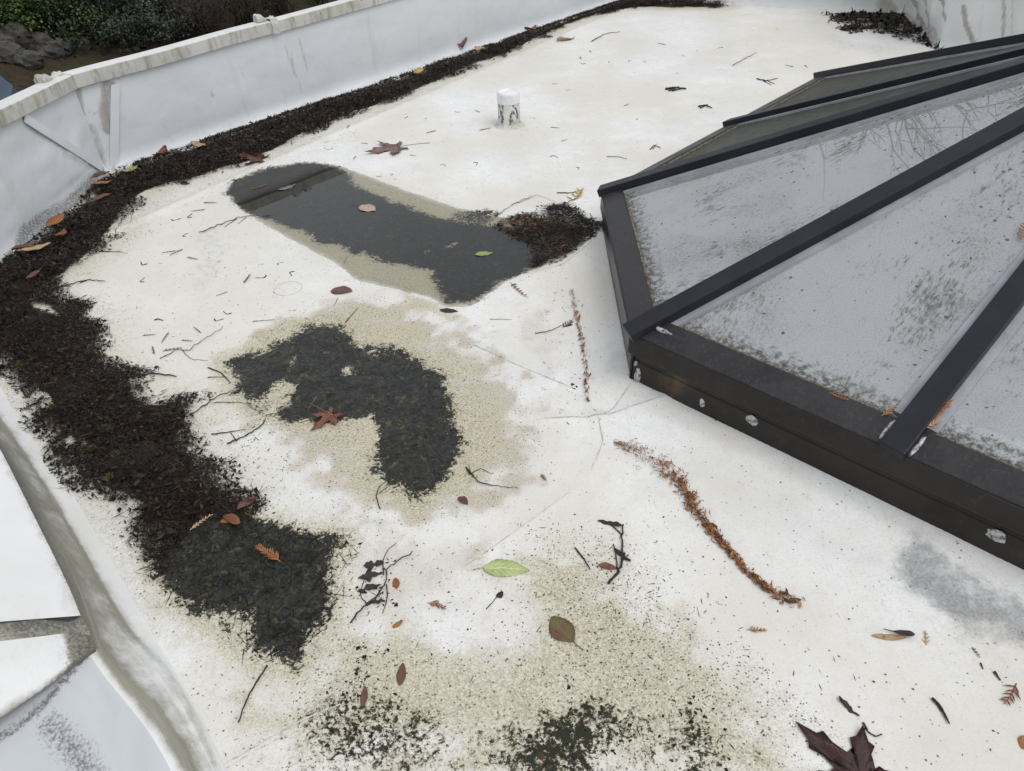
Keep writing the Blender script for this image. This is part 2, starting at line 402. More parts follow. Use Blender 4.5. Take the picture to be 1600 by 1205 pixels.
M['inner'] = simple_mat('inner_pane_diffuser', (0.50, 0.51, 0.52), (0.38, 0.39, 0.40), 2.2, 0.5, 0.0)
M['gasket_reflection'] = simple_mat('grey_gasket_reflection', (0.36, 0.365, 0.39), (0.28, 0.285, 0.31), 10, 0.4)  # pale tone carries the rafter's reflection in the glass
M['sealant'] = simple_mat('white_sealant', (0.52, 0.52, 0.50), (0.10, 0.10, 0.095), 110, 0.6, 0.8, lo=0.42, hi=0.62)
M['grit'] = simple_mat('gritty_sediment', (0.20, 0.17, 0.12), (0.05, 0.045, 0.03), 120, 0.95, 0.6)
M['steel'] = simple_mat('zinc_screw', (0.42, 0.42, 0.42), (0.2, 0.2, 0.2), 200, 0.4, 0.2)

# ------------------------------------------------------------------ plan of the roof
C0 = P(165, 268)[:2]                                   # inner corner of the parapet, at its foot
dL = P(940, 10)[:2] - P(540, 145)[:2]; dL /= np.linalg.norm(dL)
def isect(p, d, q, e):
    A = np.array([[d[0], -e[0]], [d[1], -e[1]]]); t = np.linalg.solve(A, np.asarray(q) - p); return p + d * t[0]
b0, b1 = P(1140, 6)[:2], P(1398, 21)[:2]
dB = (b1 - b0) / np.linalg.norm(b1 - b0)
dL = P(940, 9)[:2] - C0; dL /= np.linalg.norm(dL)
CB = isect(C0, dL, b0, dB)                             # far corner
CK = P(1410, 22)[:2]                                   # right far corner
CR = P(1466, 74)[:2]
CR2 = CR + np.array([2.6, -2.9])
CL = np.array([C0[0] - 0.085, 1.2])                   # chamfer wall runs left out of the picture
WALL_H = 0.445
ROOF_OUT = np.array([CL + [-0.12, -0.3], C0 + [-0.12, 0.05], CB + [-0.05, 0.2], CK + [0.05, 0.2], CR + [0.2, 0.1], CR2 + [0.2, 0.2], [6.6, 0.0], [6.6, -2.0], [-3.2, -2.0], [-3.2, 2.3]])

# skylight plan
ZT = 0.211
Q2, Q3 = P(940, 300, ZT), P(985, 521, ZT)
Q0 = P(1280, 118, ZT); Q1 = (Q0 + Q2) / 2
dS = np.array([math.cos(math.radians(-45)), math.sin(math.radians(-45)), 0])
Q4 = Q3 + dS * 0.803; QC = Q3 + dS * 2.05
AP = np.array([2.227, 2.394, 0.991])
mirx = lambda p: np.array([2 * AP[0] - p[0], p[1], p[2]])
SKY_POLY = [Q0, Q2, Q3, QC, mirx(QC), mirx(Q3), mirx(Q2), mirx(Q0)]
SKY2 = np.array([p[:2] for p in SKY_POLY])

# pixel outlines of the stains, ponds and debris (surveyed on the photograph)
W1 = [(350,301),(362,283),(388,268),(425,259),(475,252),(530,258),(568,272),(634,296),(712,323),(760,334),(800,340),(850,336),(905,345),(930,362),(900,392),(845,418),(790,441),(738,478),(698,480),(662,462),(610,452),(557,437),(514,406),(456,375),(402,345),(376,328)]
D1 = [(350,301),(363,283),(420,260),(475,253),(530,260),(550,274),(562,290),(600,306),(640,322),(690,338),(730,345),(775,352),(840,345),(900,350),(925,365),(890,390),(840,414),(786,437),(735,472),(700,472),(683,449),(673,423),(611,408),(557,392),(503,376),(456,353),(404,340),(375,327)]
D2 = [(353,563),(385,552),(417,541),(445,525),(468,510),(500,505),(526,506),(545,520),(560,533),(580,545),(611,540),(640,552),(665,563),(690,578),(704,592),(702,615),(708,640),(712,665),(722,690),(718,715),(705,745),(680,768),(655,780),(625,768),(590,748),(580,725),(586,696),(570,675),(549,660),(515,668),(482,658),(449,661),(420,648),(405,637),(385,622),(371,610),(362,585)]
DEB = [(1145,4),(1138,14),(1075,14),(1000,14),(940,24),(880,46),(800,86),(740,106),(690,131),(640,150),(600,166),(560,179),(500,206),(440,236),(400,256),(350,269),(300,286),(270,291),(235,306),(210,332),(190,366),(160,396),(120,426),(90,446),(78,462),(128,482),(155,530),(165,562),(210,592),(260,622),(310,630),(325,655),(300,690),(335,722),(372,770),(398,792),(400,808),(440,815),(500,832),(540,850),(525,890),(518,940),(500,990),(468,1050),(440,1035),(400,1022),(370,990),(340,965),(300,950),(270,935),(240,903),(222,870),(200,830),(170,790),(120,750),(92,722),(62,672),(35,622),(2,572),(-60,520),(-70,430),(0,402),(30,387),(62,358),(110,316),(168,268),(250,240),(400,191),(540,146),(700,92),(820,51),(940,10),(985,-3),(1060,0)]
MUCK = [(300,780),(345,770),(398,796),(402,808),(440,815),(500,832),(540,850),(525,890),(518,940),(500,990),(468,1050),(440,1035),(400,1022),(370,990),(340,965),(300,950),(270,935),(245,900),(235,860),(255,820)]
DEB2 = [(772,352),(800,338),(828,333),(850,322),(880,322),(905,330),(930,352),(944,362),(925,372),(895,392),(860,410),(835,415),(820,400),(830,385),(800,372),(780,362)]
DEB3 = [(1300,26),(1340,24),(1385,24),(1412,22),(1432,40),(1455,62),(1462,74),(1440,66),(1405,62),(1385,52),(1360,46),(1325,48),(1318,38)]
HALO = [(557,440),(515,465),(470,480),(420,505),(390,525),(360,555),(365,640),(420,700),(470,760),(520,800),(560,830),(600,850),(660,852),(720,838),(790,808),(835,770),(862,715),(864,660),(845,610),(800,560),(750,520),(700,490),(650,468),(600,452)]
BOT = [(330,1000),(420,1060),(520,960),(600,890),(720,870),(850,840),(960,860),(1010,900),(1080,960),(1180,1040),(1250,1110),(1290,1205),(1330,1300),(250,1300),(330,1205)]
WHT = [(620,930),(700,890),(800,900),(860,950),(840,1010),(760,1050),(680,1040),(620,990)]

# ------------------------------------------------------------------ roof sheet
xs = np.arange(-3.3, 6.6, 0.014)
ys = [-2.0]
while ys[-1] < 0.55: ys.append(ys[-1] + (0.25 if ys[-1] < 0.3 else 0.0125))
while ys[-1] < 10.6: ys.append(ys[-1] + 0.011 + max(0, ys[-1] - 1.2) * 0.0075)
ys = np.array(ys)
xs = np.concatenate([np.arange(-3.3, 2.2, 0.014), np.arange(2.2, 6.7, 0.04)])
GX, GY = np.meshgrid(xs, ys); gp = np.column_stack([GX.ravel(), GY.ravel()])
RIDGES = [([(888,420),(900,500),(915,600),(930,650)], .022, .007), ([(850,655),(935,655),(1000,640),(1045,628)], .018, .006), ([(935,655),(945,700),(920,745)], .018, .005), ([(545,780),(530,860),(522,960)], .03, .007), ([(345,1198),(470,1130),(560,1090)], .012, .004),
          ([(890,770),(830,815),(720,890)], .015, .003), ([(740,540),(905,612)], .010, .003), ([(960,690),(1100,820),(1240,940)], .05, -.006), ([(1000,650),(1200,740),(1420,850),(1600,960)], .03, .006), ([(820,430),(880,415),(930,380)], .015, .006), ([(400,262),(560,190),(700,130)], .01, .003)]
def roof_z(p):
    p = np.asarray(p); p = p.reshape(-1, p.shape[-1])[:, :2]
    z = (fbm(p[:, 0], p[:, 1], 1.1, 3) - 0.5) * 0.010
    for poly, dep, e0, e1 in ((W1, 0.011, -.035, .10), (D2, 0.007, -.10, .03), (MUCK, 0.005, -.05, .04)):
        s = sdf(p, PP(poly)); z = z * (1 - sstep(-0.35, e0 - .02, s)) - dep * sstep(e0, e1, s)
    z = z + (fbm(p[:, 0], p[:, 1], 22, 4) - .5) * 0.0022
    for px_, w_, a_ in RIDGES:
        z = z + a_ * np.exp(-(dist_line(p, PP(px_)) / w_) ** 2) * (.5 + fbm(p[:, 0], p[:, 1], 6, 2))
    ds = -sdf(p, SKY2)
    z = z + 0.030 * np.clip(1 - ds / .15, 0, 1.1) * sstep(-0.3, 0.0, -np.abs(ds) + 0.3)
    return z
gz = roof_z(gp)
jit = (fbm(gp[:, 0], gp[:, 1], 18, 3) - 0.5) * 0.06
def region(poly, inn, out, j=1.0):
    s = sdf(gp, PP(poly)) + jit * j
    return sstep(-out, inn, s)
mud = np.maximum.reduce([region(D1, 0.10, 0.09, 1.), region(D2, 0.12, 0.11), region(MUCK, 0.10, 0.09) * 1.0, region(DEB, 0.12, -0.03) * 0.9])
lowp = [([(430,1110),(560,1085),(760,1090),(1000,1060),(1180,1120),(1210,1270),(400,1270)], .39), ([(480,1060),(600,1040),(720,1090),(760,1150),(700,1260),(480,1260),(430,1150)], .48), ([(760,1130),(850,1085),(905,1075),(980,1085),(1000,1130),(960,1260),(760,1260)], .60), ([(1040,1100),(1100,1095),(1150,1140),(1140,1260),(1020,1260)], .58), ([(520,1000),(560,990),(600,1010),(600,1060),(540,1060)], .40), ([(980,1060),(1100,1090),(1230,1180),(1200,1260),(1000,1200)], .38), ([(560,1040),(760,1040),(900,1060),(860,1110),(600,1110)], .30),
        ([(1140,1130),(1240,1150),(1260,1250),(1140,1250)], .40), ([(340,945),(420,1010),(540,930),(540,860),(470,1060),(420,1060)], .32)]
for poly, k in lowp: mud = np.maximum(mud, region(poly, 0.12, 0.10) * k)
for poly, k in (([(690,330),(760,325),(790,332),(760,352),(770,365),(740,365)], .55), ([(595,875),(612,890),(606,930),(575,955),(560,930),(575,890)], .3)):
    mud = np.maximum(mud, region(poly, 0.04, 0.04) * k)
for poly, k in (([(415,600),(440,585),(462,600),(458,630),(425,640),(408,622)], .62), ([(525,572),(548,566),(562,580),(545,590),(528,586)], .6), ([(552,655),(578,645),(590,665),(580,690),(548,690)], .62), ([(470,660),(540,655),(548,680),(520,690),(480,680)], .4), ([(445,565),(462,552),(466,566),(452,580)], .5),
                ([(695,375),(720,368),(724,380),(700,388)], .55), ([(655,388),(672,384),(674,394),(658,398)], .55), ([(470,975),(500,985),(480,1000)], .3), ([(355,960),(395,950),(392,985),(370,985)], .5), ([(500,870),(535,862),(530,900)], .35)):
    mud = mud * (1 - k * region(poly, .03, .035))
algae = np.maximum.reduce([region(W1, 0.05, 0.02, .4), region(D2, 0.02, 0.16) * (.55 + .55 * fbm(gp[:, 0] + 3, gp[:, 1], 7, 4)), region(HALO, 0.24, 0.07, 5.) * (.46 + .6 * fbm(gp[:, 0] + 8, gp[:, 1], 6, 4)), region(DEB, .02, .35) * .52, region(BOT, 0.25, 0.15, 4.) * (.50 + .62 * fbm(gp[:, 0], gp[:, 1], 4, 4)), region([(780,200),(900,180),(1000,220),(900,300),(740,300)], .2, .2) * .3, region([(1000,20),(1300,60),(1450,80),(1250,130),(900,110)], .4, .4) * .34, region(MUCK, .02, .14) * .8,
                           region([(395,525),(440,498),(500,490),(560,500),(640,540),(700,560),(600,560),(450,560)], .05, .06) * .9, region([(557,437),(640,452),(700,480),(740,500),(690,500),(620,470)], .05, .05) * .8])
algae *= 1 - 0.85 * region(WHT, 0.12, 0.06)
algae *= 1 - 0.9 * region([(548,450),(580,440),(618,448),(632,466),(600,478),(560,472)], 0.03, 0.03, .3)
pink = np.maximum.reduce([region(HALO, 0.22, 0.06, 5.) * (.95 + .45 * fbm(gp[:, 0], gp[:, 1] + 4, 5, 4)), region([(820,480),(860,470),(880,560),(860,600),(800,520)], .1, .1) * .5, region(BOT, .3, .2) * .35,
                          region([(560,820),(640,850),(760,830),(800,850),(620,1000),(540,980)], .1, .1) * .5, region([(290,300),(345,300),(400,345),(370,350)], .08, .08) * .25])
pink *= 1 - 0.8 * region([(548,450),(580,440),(618,448),(632,466),(600,478),(560,472)], 0.03, 0.05, .3)
grey = np.maximum.reduce([region([(1390,850),(1430,838),(1480,880),(1600,950),(1700,1010),(1660,1060),(1570,1000),(1500,1000),(1430,940),(1380,890)], 0.09, 0.06) * 0.95,
                          region([(300,365),(340,355),(370,380),(350,430),(310,470),(290,440)], .12, .12) * .40, region([(720,260),(790,250),(800,290),(740,300)], .1, .1) * .28,
                          region([(1060,130),(1160,160),(1120,200),(1040,190)], .15, .15) * .25, region([(930,620),(1000,640),(960,690),(900,660)], .06, .06) * .28,
                          region([(1280,40),(1330,60),(1420,75),(1380,90),(1280,70)], .2, .2) * .4,
                          region([(880,420),(940,380),(960,450),(900,470)], .05, .05) * .2])
speck = np.maximum.reduce([region(BOT, 0.3, 0.2) * 0.55, region([(820,830),(960,840),(1060,960),(1180,1080),(1280,1210),(760,1210),(860,1040)], .12, .15) * .8,
                           region([(1100,960),(1200,1040),(1330,1160),(1260,1180),(1150,1060)], .05, .05) * .8, region(HALO, .1, .08) * .45, region(DEB, .02, .16) * .5,
                           region([(440,1060),(520,980),(600,990),(680,1080),(640,1210),(450,1210)], .1, .1) * .9, np.full(len(gp), 0.13), region(W1, .02, .14) * .4,
                           region([(390,530),(440,500),(530,490),(560,510),(470,515),(410,545)], .03, .05) * .95])
speck *= 1 - 0.6 * region(WHT, 0.1, 0.1)
line = np.zeros(len(gp))
line = .55 * (1 - sstep(.004, .03, dist_line(gp, PP([(985,12),(940,28),(400,262),(150,372)]))))
wet = np.maximum.reduce([region(D2, 0.05, 0.12), region(MUCK, 0.05, 0.08), region(W1, .03, .0), np.full(len(gp), .25)])
# lap seam of the sheets: a low step
lap = dist_line(gp, PP([(985, 14), (940, 30), (400, 264), (150, 374)]))
gz = gz + 0.007 * (1 - sstep(0.022, 0.036, lap))
c_ = P(604, 461)[:2]; gz = gz + 0.006 * (1 - sstep(0.02, 0.06, np.hypot(gp[:, 0] - c_[0], gp[:, 1] - c_[1])))
ny, nx = GX.shape
idx = np.arange(nx * ny).reshape(ny, nx)
quads = np.stack([idx[:-1, :-1], idx[:-1, 1:], idx[1:, 1:], idx[1:, :-1]], -1).reshape(-1, 4)
cen = gp[quads].mean(1)
ok = (sdf(cen, ROOF_OUT) > 0) & (sdf(cen, SKY2) < 0.12)
quads = quads[ok]
used = np.unique(quads); remap = -np.ones(nx * ny, int); remap[used] = np.arange(len(used))
roof_v = np.column_stack([gp, gz])[used]
roof_at = {k: v[used] for k, v in dict(mud=mud, algae=algae, pink=pink, grey=grey, speck=speck, line=line, wet=wet).items()}
roof = obj('roof', roof_v, remap[quads], M['roof'], smooth=True, attrs=roof_at)
tag(roof, 'flat white membrane roof with ponds and stains', kind='structure')

# thin seam lines, scuffs and fastener rings pressed into the sheet
M['scuff'] = None
def scuff_mat():
    t = NT('seam_dirt'); b = t.bsdf(t.mix(t.step(t.noise(40, 4, .7), .35, .6), (.66, .64, .60), (.42, .40, .36)), .7); return t.done(b)
M['scuff'] = scuff_mat()
def ribbon(name, q, w):
    q = np.asarray(q)[:, :2]; tt = np.gradient(q, axis=0); tt /= np.linalg.norm(tt, axis=1)[:, None]; nn = np.column_stack([-tt[:, 1], tt[:, 0]])
    ww = w * (.35 + 1.1 * fbm(q[:, 0], q[:, 1], 30, 3))[:, None]
    V = []
    for sgn in (-.5, .5):
        e_ = q + nn * ww * sgn; V.append(np.column_stack([e_, roof_z(e_) + .0012]))
    n_ = len(q); V = np.concatenate(V); Fc = [(i, i + 1, n_ + i + 1, n_ + i) for i in range(n_ - 1)]
    return obj(name, V, Fc, M['scuff'], roof, np.array([*q[0], 0]))
def dense(px, st=.012):
    p_ = PP(px)[:, :2]; d_ = np.concatenate([[0], np.cumsum(np.linalg.norm(np.diff(p_, axis=0), axis=1))]); t_ = np.arange(0, d_[-1], st)
    return np.column_stack([np.interp(t_, d_, p_[:, k]) for k in range(2)]) + (np.column_stack([fbm(t_, t_ * 0 + px[0][0], 9, 2), fbm(t_, t_ * 0 + px[0][1] + 5, 9, 2)]) - .5) * .008
for px_, w_ in (([(740,540),(800,568),(905,612)], .0025), ([(850,655),(935,655),(1000,640),(1045,628)], .004), ([(935,655),(942,690),(925,740)], .004), ([(890,770),(830,815),(720,890)], .002), ([(345,1198),(470,1130),(560,1090)], .003), ([(820,430),(880,415),(925,385)], .003), ([(330,1215),(430,1160),(480,1135)], .002), ([(985,610),(960,640),(935,655)], .004)):
    ribbon('seam_line', dense(px_), w_)
for (cx, cy, rx_) in ((450, 451, .056), (604, 461, .05), (600, 462, .027)):
    c_ = P(cx, cy)[:2]; a_ = np.linspace(0, 2 * math.pi, 60); ribbon('fastener_ring', np.column_stack([c_[0] + rx_ * np.cos(a_), c_[1] + rx_ * np.sin(a_)]), .0022)

# shallow water standing in the two low spots
def water_material():
    t = NT('standing_water')
    nb = t.bump(t.noise(7, 3, 0.5), 0.018, 0.01)
    fr = t.n('ShaderNodeFresnel'); fr.inputs[0].default_value = 1.50; t.l(nb, fr.inputs['Normal'])
    gl = t.n('ShaderNodeBsdfGlossy'); gl.inputs['Roughness'].default_value = 0.015; t.l(nb, gl.inputs['Normal'])
    tr = t.n('ShaderNodeBsdfTransparent'); tr.inputs[0].default_value = (0.99, 0.99, 0.96, 1)
    m = t.n('ShaderNodeMixShader'); t.l(fr.outputs[0], m.inputs[0]); t.l(tr.outputs[0], m.inputs[1]); t.l(gl.outputs[0], m.inputs[2])
    return t.done(m)
M['water'] = water_material()
def puddle(poly, z, grow, label):
    pw = PP(poly); lo = pw.min(0) - 0.1; hi = pw.max(0) + 0.1
    st = 0.02
    X, Y = np.meshgrid(np.arange(lo[0], hi[0], st), np.arange(lo[1], hi[1], st)); p = np.column_stack([X.ravel(), Y.ravel()])
    s = sdf(p, pw) + grow
    k = np.arange(X.size).reshape(X.shape); q = np.stack([k[:-1, :-1], k[:-1, 1:], k[1:, 1:], k[1:, :-1]], -1).reshape(-1, 4)
    q = q[(s[q] > 0).all(1)]; u = np.unique(q); rm = -np.ones(X.size, int); rm[u] = np.arange(len(u))
    o = obj('puddle_water', np.column_stack([p, np.full(len(p), z)])[u], rm[q], M['water'], smooth=True)
    return tag(o, label, kind='structure')
puddle(W1, -0.0022, 0.06, 'still dark water pooled on the roof towards the parapet')

# ------------------------------------------------------------------ parapet walls
def hmin(p, q): return np.hypot(*(np.asarray(p) - np.asarray(q)))
def wall_run(name, A, B, prevd, nextd, h, thick, label, mat, dirt_lines=(), mould_lines=(), hB=None, drop=-3.4, wav=0.006, res=0.03, pleat=0.0, nz=16):
    """inner face from foot A to foot B (roof on the right-hand side), mitred to its neighbours, as a wavy sheet, plus a back."""
    A = np.asarray(A, float); B = np.asarray(B, float); L = np.linalg.norm(B - A); d = (B - A) / L; nin = np.array([d[1], -d[0]])
    hB = h if hB is None else hB
    prof = [(0.055, -0.012), (0.040, 0.002), (0.022, 0.012), (0.010, 0.026), (0.003, 0.05)] + [(0.0, z) for z in np.linspace(0.07, h, nz)]
    ns = int(L / res) + 2
    def mit(dn):
        if dn is None: return 0.0
        dn = np.asarray(dn) / np.linalg.norm(dn); a = math.atan2(d[0] * dn[1] - d[1] * dn[0], d @ dn); return math.tan(a / 2)
    ma, mb = mit(prevd), mit(nextd)
    V = []; UV = []
    for i in range(ns):
        s = i / (ns - 1); hh = h + (hB - h) * s
        for (o, z) in prof:
            zz = z if z < 0.06 else 0.06 + (z - 0.06) * (hh - 0.06) / (h - 0.06)
            s0 = s * L
            sa = s0 + (1 - s) * (-o * ma if prevd is not None else 0) * 1.0 + s * (-o * mb if nextd is not None else 0) * -1.0
            w = (fbm(np.array([s0 * 1.0 + A[0] * 7]), np.array([zz * 1.6 + A[1]]), 2.2, 3)[0] - 0.5) * wav * 2 * min(1, zz / 0.1) * min(1, (hh - zz) / .08 + .1) * min(1, s0 / 0.15, (L - s0) / 0.15) if wav else 0
            if pleat: w += pleat * (abs(math.sin(s0 * 9.0 + zz * 1.2)) ** 3 + .6 * abs(math.sin(s0 * 15.3 - zz * 1.5 + 1)) ** 4) * min(1, s0 / .1, (L - s0) / .1) * min(1, zz / .2)
            p = A + d * sa + nin * (o + w)
            V.append((p[0], p[1], zz)); UV.append((s0, zz))
    npf = len(prof); Fc = []
    for i in range(ns - 1):
        for k in range(npf - 1):
            a = i * npf + k; Fc.append((a, a + npf, a + npf + 1, a + 1))
    nin3 = np.array([*nin, 0]); A3 = np.array([*A, 0])
    pl = np.column_stack([np.array(UV)[:, 0], np.array(UV)[:, 1]])
    def tofeat(lst):
        r = np.zeros(len(V))
        for pts, w_, k_ in lst:
            q = [on_plane(x, y, A3, nin3) for x, y in pts]
            ln = np.array([[np.dot(p[:2] - A, d), p[2]] for p in q])
            r = np.maximum(r, k_ * (1 - sstep(w_ * 0.3, w_ * 1.7, dist_line(pl, ln))))
        return r
    dirt = tofeat(dirt_lines); mould = tofeat(mould_lines)
    dirt = np.maximum(dirt, 0.35 * (1 - sstep(0.01, 0.05, pl[:, 1])))
    loc = np.array([*((A + B) / 2), 0.0])
    root = obj(name, V, Fc, mat, None, loc, smooth=True, attrs={'dirt': dirt, 'mould': mould}, uv=UV)
    tag(root, label, 'parapet wall', 'parapet walls round the roof')
    ea, eb = A + d * (thick * ma * 1.0), B - d * (thick * mb) * 1.0
    o1, o2 = ea - nin * thick, eb - nin * thick
    i1, i2 = A - nin * (0.006 + wav), B - nin * (0.006 + wav)
    top = [np.array([*i1, h - .004]), np.array([*i2, hB - .004]), np.array([*o2, hB - .004]), np.array([*o1, h - .004])]
    bot = [np.array([p[0], p[1], drop]) for p in top]
    v, f = prism(top, bot)
    obj('outer_face', v, f, M['outer_wall'], root, loc)
    root['_d'] = list(d)
    return root, d, nin
def coping_run(root, A, B, d, nin, zA, zB, over=0.022, width=0.062, hgt=0.070, name='coping', trimA=0.0, trimB=0.0, mA=0.0, mB=0.0, wob=0.0):
    """folded metal coping: inner fascia, sloping top, outer fascia; ends trimmed to butt the next length"""
    A = np.asarray(A) + d * trimA; B = np.asarray(B) - d * trimB
    L = np.linalg.norm(B - A); ns = max(2, int(L / 0.12))
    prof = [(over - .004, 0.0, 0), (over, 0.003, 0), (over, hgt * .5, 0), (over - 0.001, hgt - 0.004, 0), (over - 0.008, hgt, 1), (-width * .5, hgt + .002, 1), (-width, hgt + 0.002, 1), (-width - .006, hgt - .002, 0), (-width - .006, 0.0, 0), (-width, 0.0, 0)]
    V = []; UV = []; TF = []
    for i in range(ns + 1):
        s = i / ns
        for (o, z, tf) in prof:
            sa = s * L + (1 - s) * (o * mA) - s * (o * mB)
            p = A + d * sa + nin * o
            wz = wob * math.sin(s * 9 + 1) if wob else 0
            V.append((p[0], p[1], zA + (zB - zA) * s + z + wz)); UV.append((s * L, z)); TF.append(tf)
    n = len(prof); Fc = []
    for i in range(ns):
        for k in range(n):
            k2 = (k + 1) % n; Fc.append((i * n + k, i * n + k2, (i + 1) * n + k2, (i + 1) * n + k)[::-1])
    Fc.append(tuple(range(n))); Fc.append(tuple(range(ns * n + n - 1, ns * n - 1, -1)))
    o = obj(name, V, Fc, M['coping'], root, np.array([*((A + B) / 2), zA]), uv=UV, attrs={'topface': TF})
    return o

dCh = C0 - CL; dLong = CB - C0; dBk = CK - CB; dRi = CR - CK; dRi2 = CR2 - CR
unit = lambda v: np.asarray(v) / np.linalg.norm(v)
# height of each wall read off the photograph
nl = np.array([unit(dLong)[1], -unit(dLong)[0], 0])
hz = [on_plane(x, y, [*C0, 0], nl)[2] for x, y in ((122, 137), (300, 86), (438, 50), (580, 8))]
nch = np.array([unit(dCh)[1], -unit(dCh)[0], 0])
hc = [on_plane(x, y, [*C0, 0], nch)[2] for x, y in ((118, 138), (60, 165), (2, 197))]
print('wall heights', np.round(hz, 3), np.round(hc, 3), 'corners', CL, C0, CB, CK, CR)
H1 = float(np.mean([hz[0], hc[0]]))
y_e = on_plane(2, 197, [*C0, 0], nch)[1]; HCL = H1 + (float(hc[2]) - H1) * (C0[1] - CL[1]) / (C0[1] - y_e)
sl = float(np.polyfit([hmin(on_plane(x, y, [*C0, 0], nl)[:2], C0) for x, y in ((122, 137), (300, 86), (438, 50), (580, 8))], hz, 1)[0])
H2 = H1 + sl * np.linalg.norm(dLong)
dl = [([(122,140),(130,190),(150,240),(163,262)], .02, .75), ([(178,128),(177,262)], .008, .85), ([(168,132),(163,170),(168,200)], .035, .75), ([(164,165),(170,205)], .02, .9), ([(135,175),(162,180)], .006, .6),
      ([(445,72),(462,120)], .012, .55), ([(452,75),(476,160)], .008, .5), ([(468,62),(480,110)], .012, .6), ([(378,112),(384,125)], .01, .5), ([(255,195),(270,222)], .015, .4), ([(330,145),(333,150)], .012, .6),
      ([(145,200),(160,250),(166,264)], .03, .55), ([(300,215),(420,180)], .03, .35)]
long_wall, d1, n1 = wall_run('parapet_wall', C0, CB, dCh, dBk, H1, 0.055, 'long white parapet wall with litter along its foot, dark bank behind', M['wall'], dl, (), hB=H2, res=.016, nz=30)
ch_wall, d0, n0 = wall_run('parapet_wall', CL, C0, None, dLong, HCL, 0.055, 'short angled white parapet wall with mould on its lower half, beside the corner crease', M['wall'],
    [([(35,182),(70,207),(120,240),(158,264)], .014, 1.0), ([(85,215),(140,255)], .03, .6), ([(100,240),(150,262)], .03, .5)],
    [([(28,385),(34,368),(60,346),(100,322),(135,290),(155,270)], .045, .85), ([(34,385),(36,352)], .018, .8), ([(80,335),(110,318)], .06, .55)], hB=H1, res=.012, nz=34, wav=.022)
back_wall, d2, n2 = wall_run('parapet_wall', CB, CK, dLong, dRi, 0.6, 0.055, 'low white parapet wall across the far end of the roof', M['wall_far'],
    [([(1380,6),(1396,20)], .06, .9), ([(1150,3),(1390,18)], .02, .3)], (), wav=0.01, res=.06)
dr = [([(1412,-30),(1414,24)], .025, .9), ([(1424,-10),(1438,28),(1450,50)], .022, 1.0), ([(1444,-20),(1454,45),(1456,60)], .016, .8), ([(1470,-20),(1480,40),(1483,66)], .02, .9), ([(1490,60),(1496,42),(1505,62),(1500,80)], .03, .7), ([(1508,30),(1520,66)], .02, .9), ([(1456,40),(1470,70)], .03, .6), ([(1416,24),(1440,45),(1466,72)], .04, .7)]
rt_wall, d3, n3 = wall_run('parapet_wall', CK, CR, dBk, dRi2, 1.1, 0.055, 'creased and black streaked wall membrane beside the litter in the far corner', M['wall_far'], dr, (), wav=0.02, res=.02, pleat=.03, nz=70)
rt_wall2, d4, n4 = wall_run('parapet_wall', CR, CR2, dRi, None, 1.1, 0.055, 'streaked white wall rising behind the dark skylight', M['wall_far'],
    [([(1508,10),(1512,40),(1522,68)], .02, .9), ([(1568,-10),(1568,40),(1566,60)], .018, .7), ([(1582,0),(1584,60)], .015, .5), ([(1540,-20),(1536,20),(1530,60)], .015, .4)], (), wav=0.02, res=.02, pleat=.03, nz=70)

def miter(da, db):
    a, b = unit(da), unit(db); return math.tan(math.atan2(a[0] * b[1] - a[1] * b[0], a @ b) / 2)
zc = lambda t: H1 + (H2 - H1) * t
LL = np.linalg.norm(dLong)
pj = on_plane(434, 50, [*C0, 0], nl); sj = float(np.dot(pj[:2] - C0, d1))
m01 = miter(dCh, dLong); m12 = miter(dLong, dBk); m23 = miter(dBk, dRi); m34 = miter(dRi, dRi2)
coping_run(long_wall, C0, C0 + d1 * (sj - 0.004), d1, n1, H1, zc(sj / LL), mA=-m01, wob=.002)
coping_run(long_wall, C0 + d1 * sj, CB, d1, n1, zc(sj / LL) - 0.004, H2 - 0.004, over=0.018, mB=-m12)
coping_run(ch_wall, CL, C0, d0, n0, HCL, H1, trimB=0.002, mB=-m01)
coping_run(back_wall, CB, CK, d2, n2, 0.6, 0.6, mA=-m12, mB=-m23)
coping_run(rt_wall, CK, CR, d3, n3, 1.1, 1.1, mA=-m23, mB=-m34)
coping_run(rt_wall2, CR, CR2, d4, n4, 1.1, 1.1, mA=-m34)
# crumpled splice covers on the coping
def lump(parent, p, dx, ny_, lx, ly, lz, name):
    mb = MB(); dx = np.array([*dx, 0]); ny_ = np.array([*ny_, 0]); up = np.array([0, 0, 1.0])
    ring = []
    nseg = 7
    for i in range(nseg + 1):
        a = i / nseg; cx = (a - 0.5) * lx
        hh = lz * (0.55 + 0.45 * math.sin(a * 5 + 1)) ; ww = ly * (0.85 + 0.25 * math.sin(a * 7))
        for (yy, zz) in ((-1, 0), (-1.05, .55), (-.6, 1), (-.1, .75), (.5, 1.0), (1, .5), (1, 0)):
            ring.append(p + dx * cx + ny_ * (yy * ww / 2) + up * (zz * hh + 0.003 * random.random()))
    n = 7; f = []
    for i in range(nseg):
        for k in range(n - 1): f.append((i * n + k, (i + 1) * n + k, (i + 1) * n + k + 1, i * n + k + 1))
    f.append(tuple(range(n))); f.append(tuple(range(nseg * n + n - 1, nseg * n - 1, -1)))
    o = obj(name, ring, f, M['coping'], parent, p, uv=[(v[0] * 3, v[1]) for v in ring], attrs={'topface': [0] * len(ring)})
    tag(o, 'crumpled stained metal splice cover'); return o
q = C0 + d1 * 0.02; lump(long_wall, np.array([*(C0 - d0 * .10 - n0 * 0.05), H1 + .072]), d0, n0, .18, .055, .045, 'splice_cover')
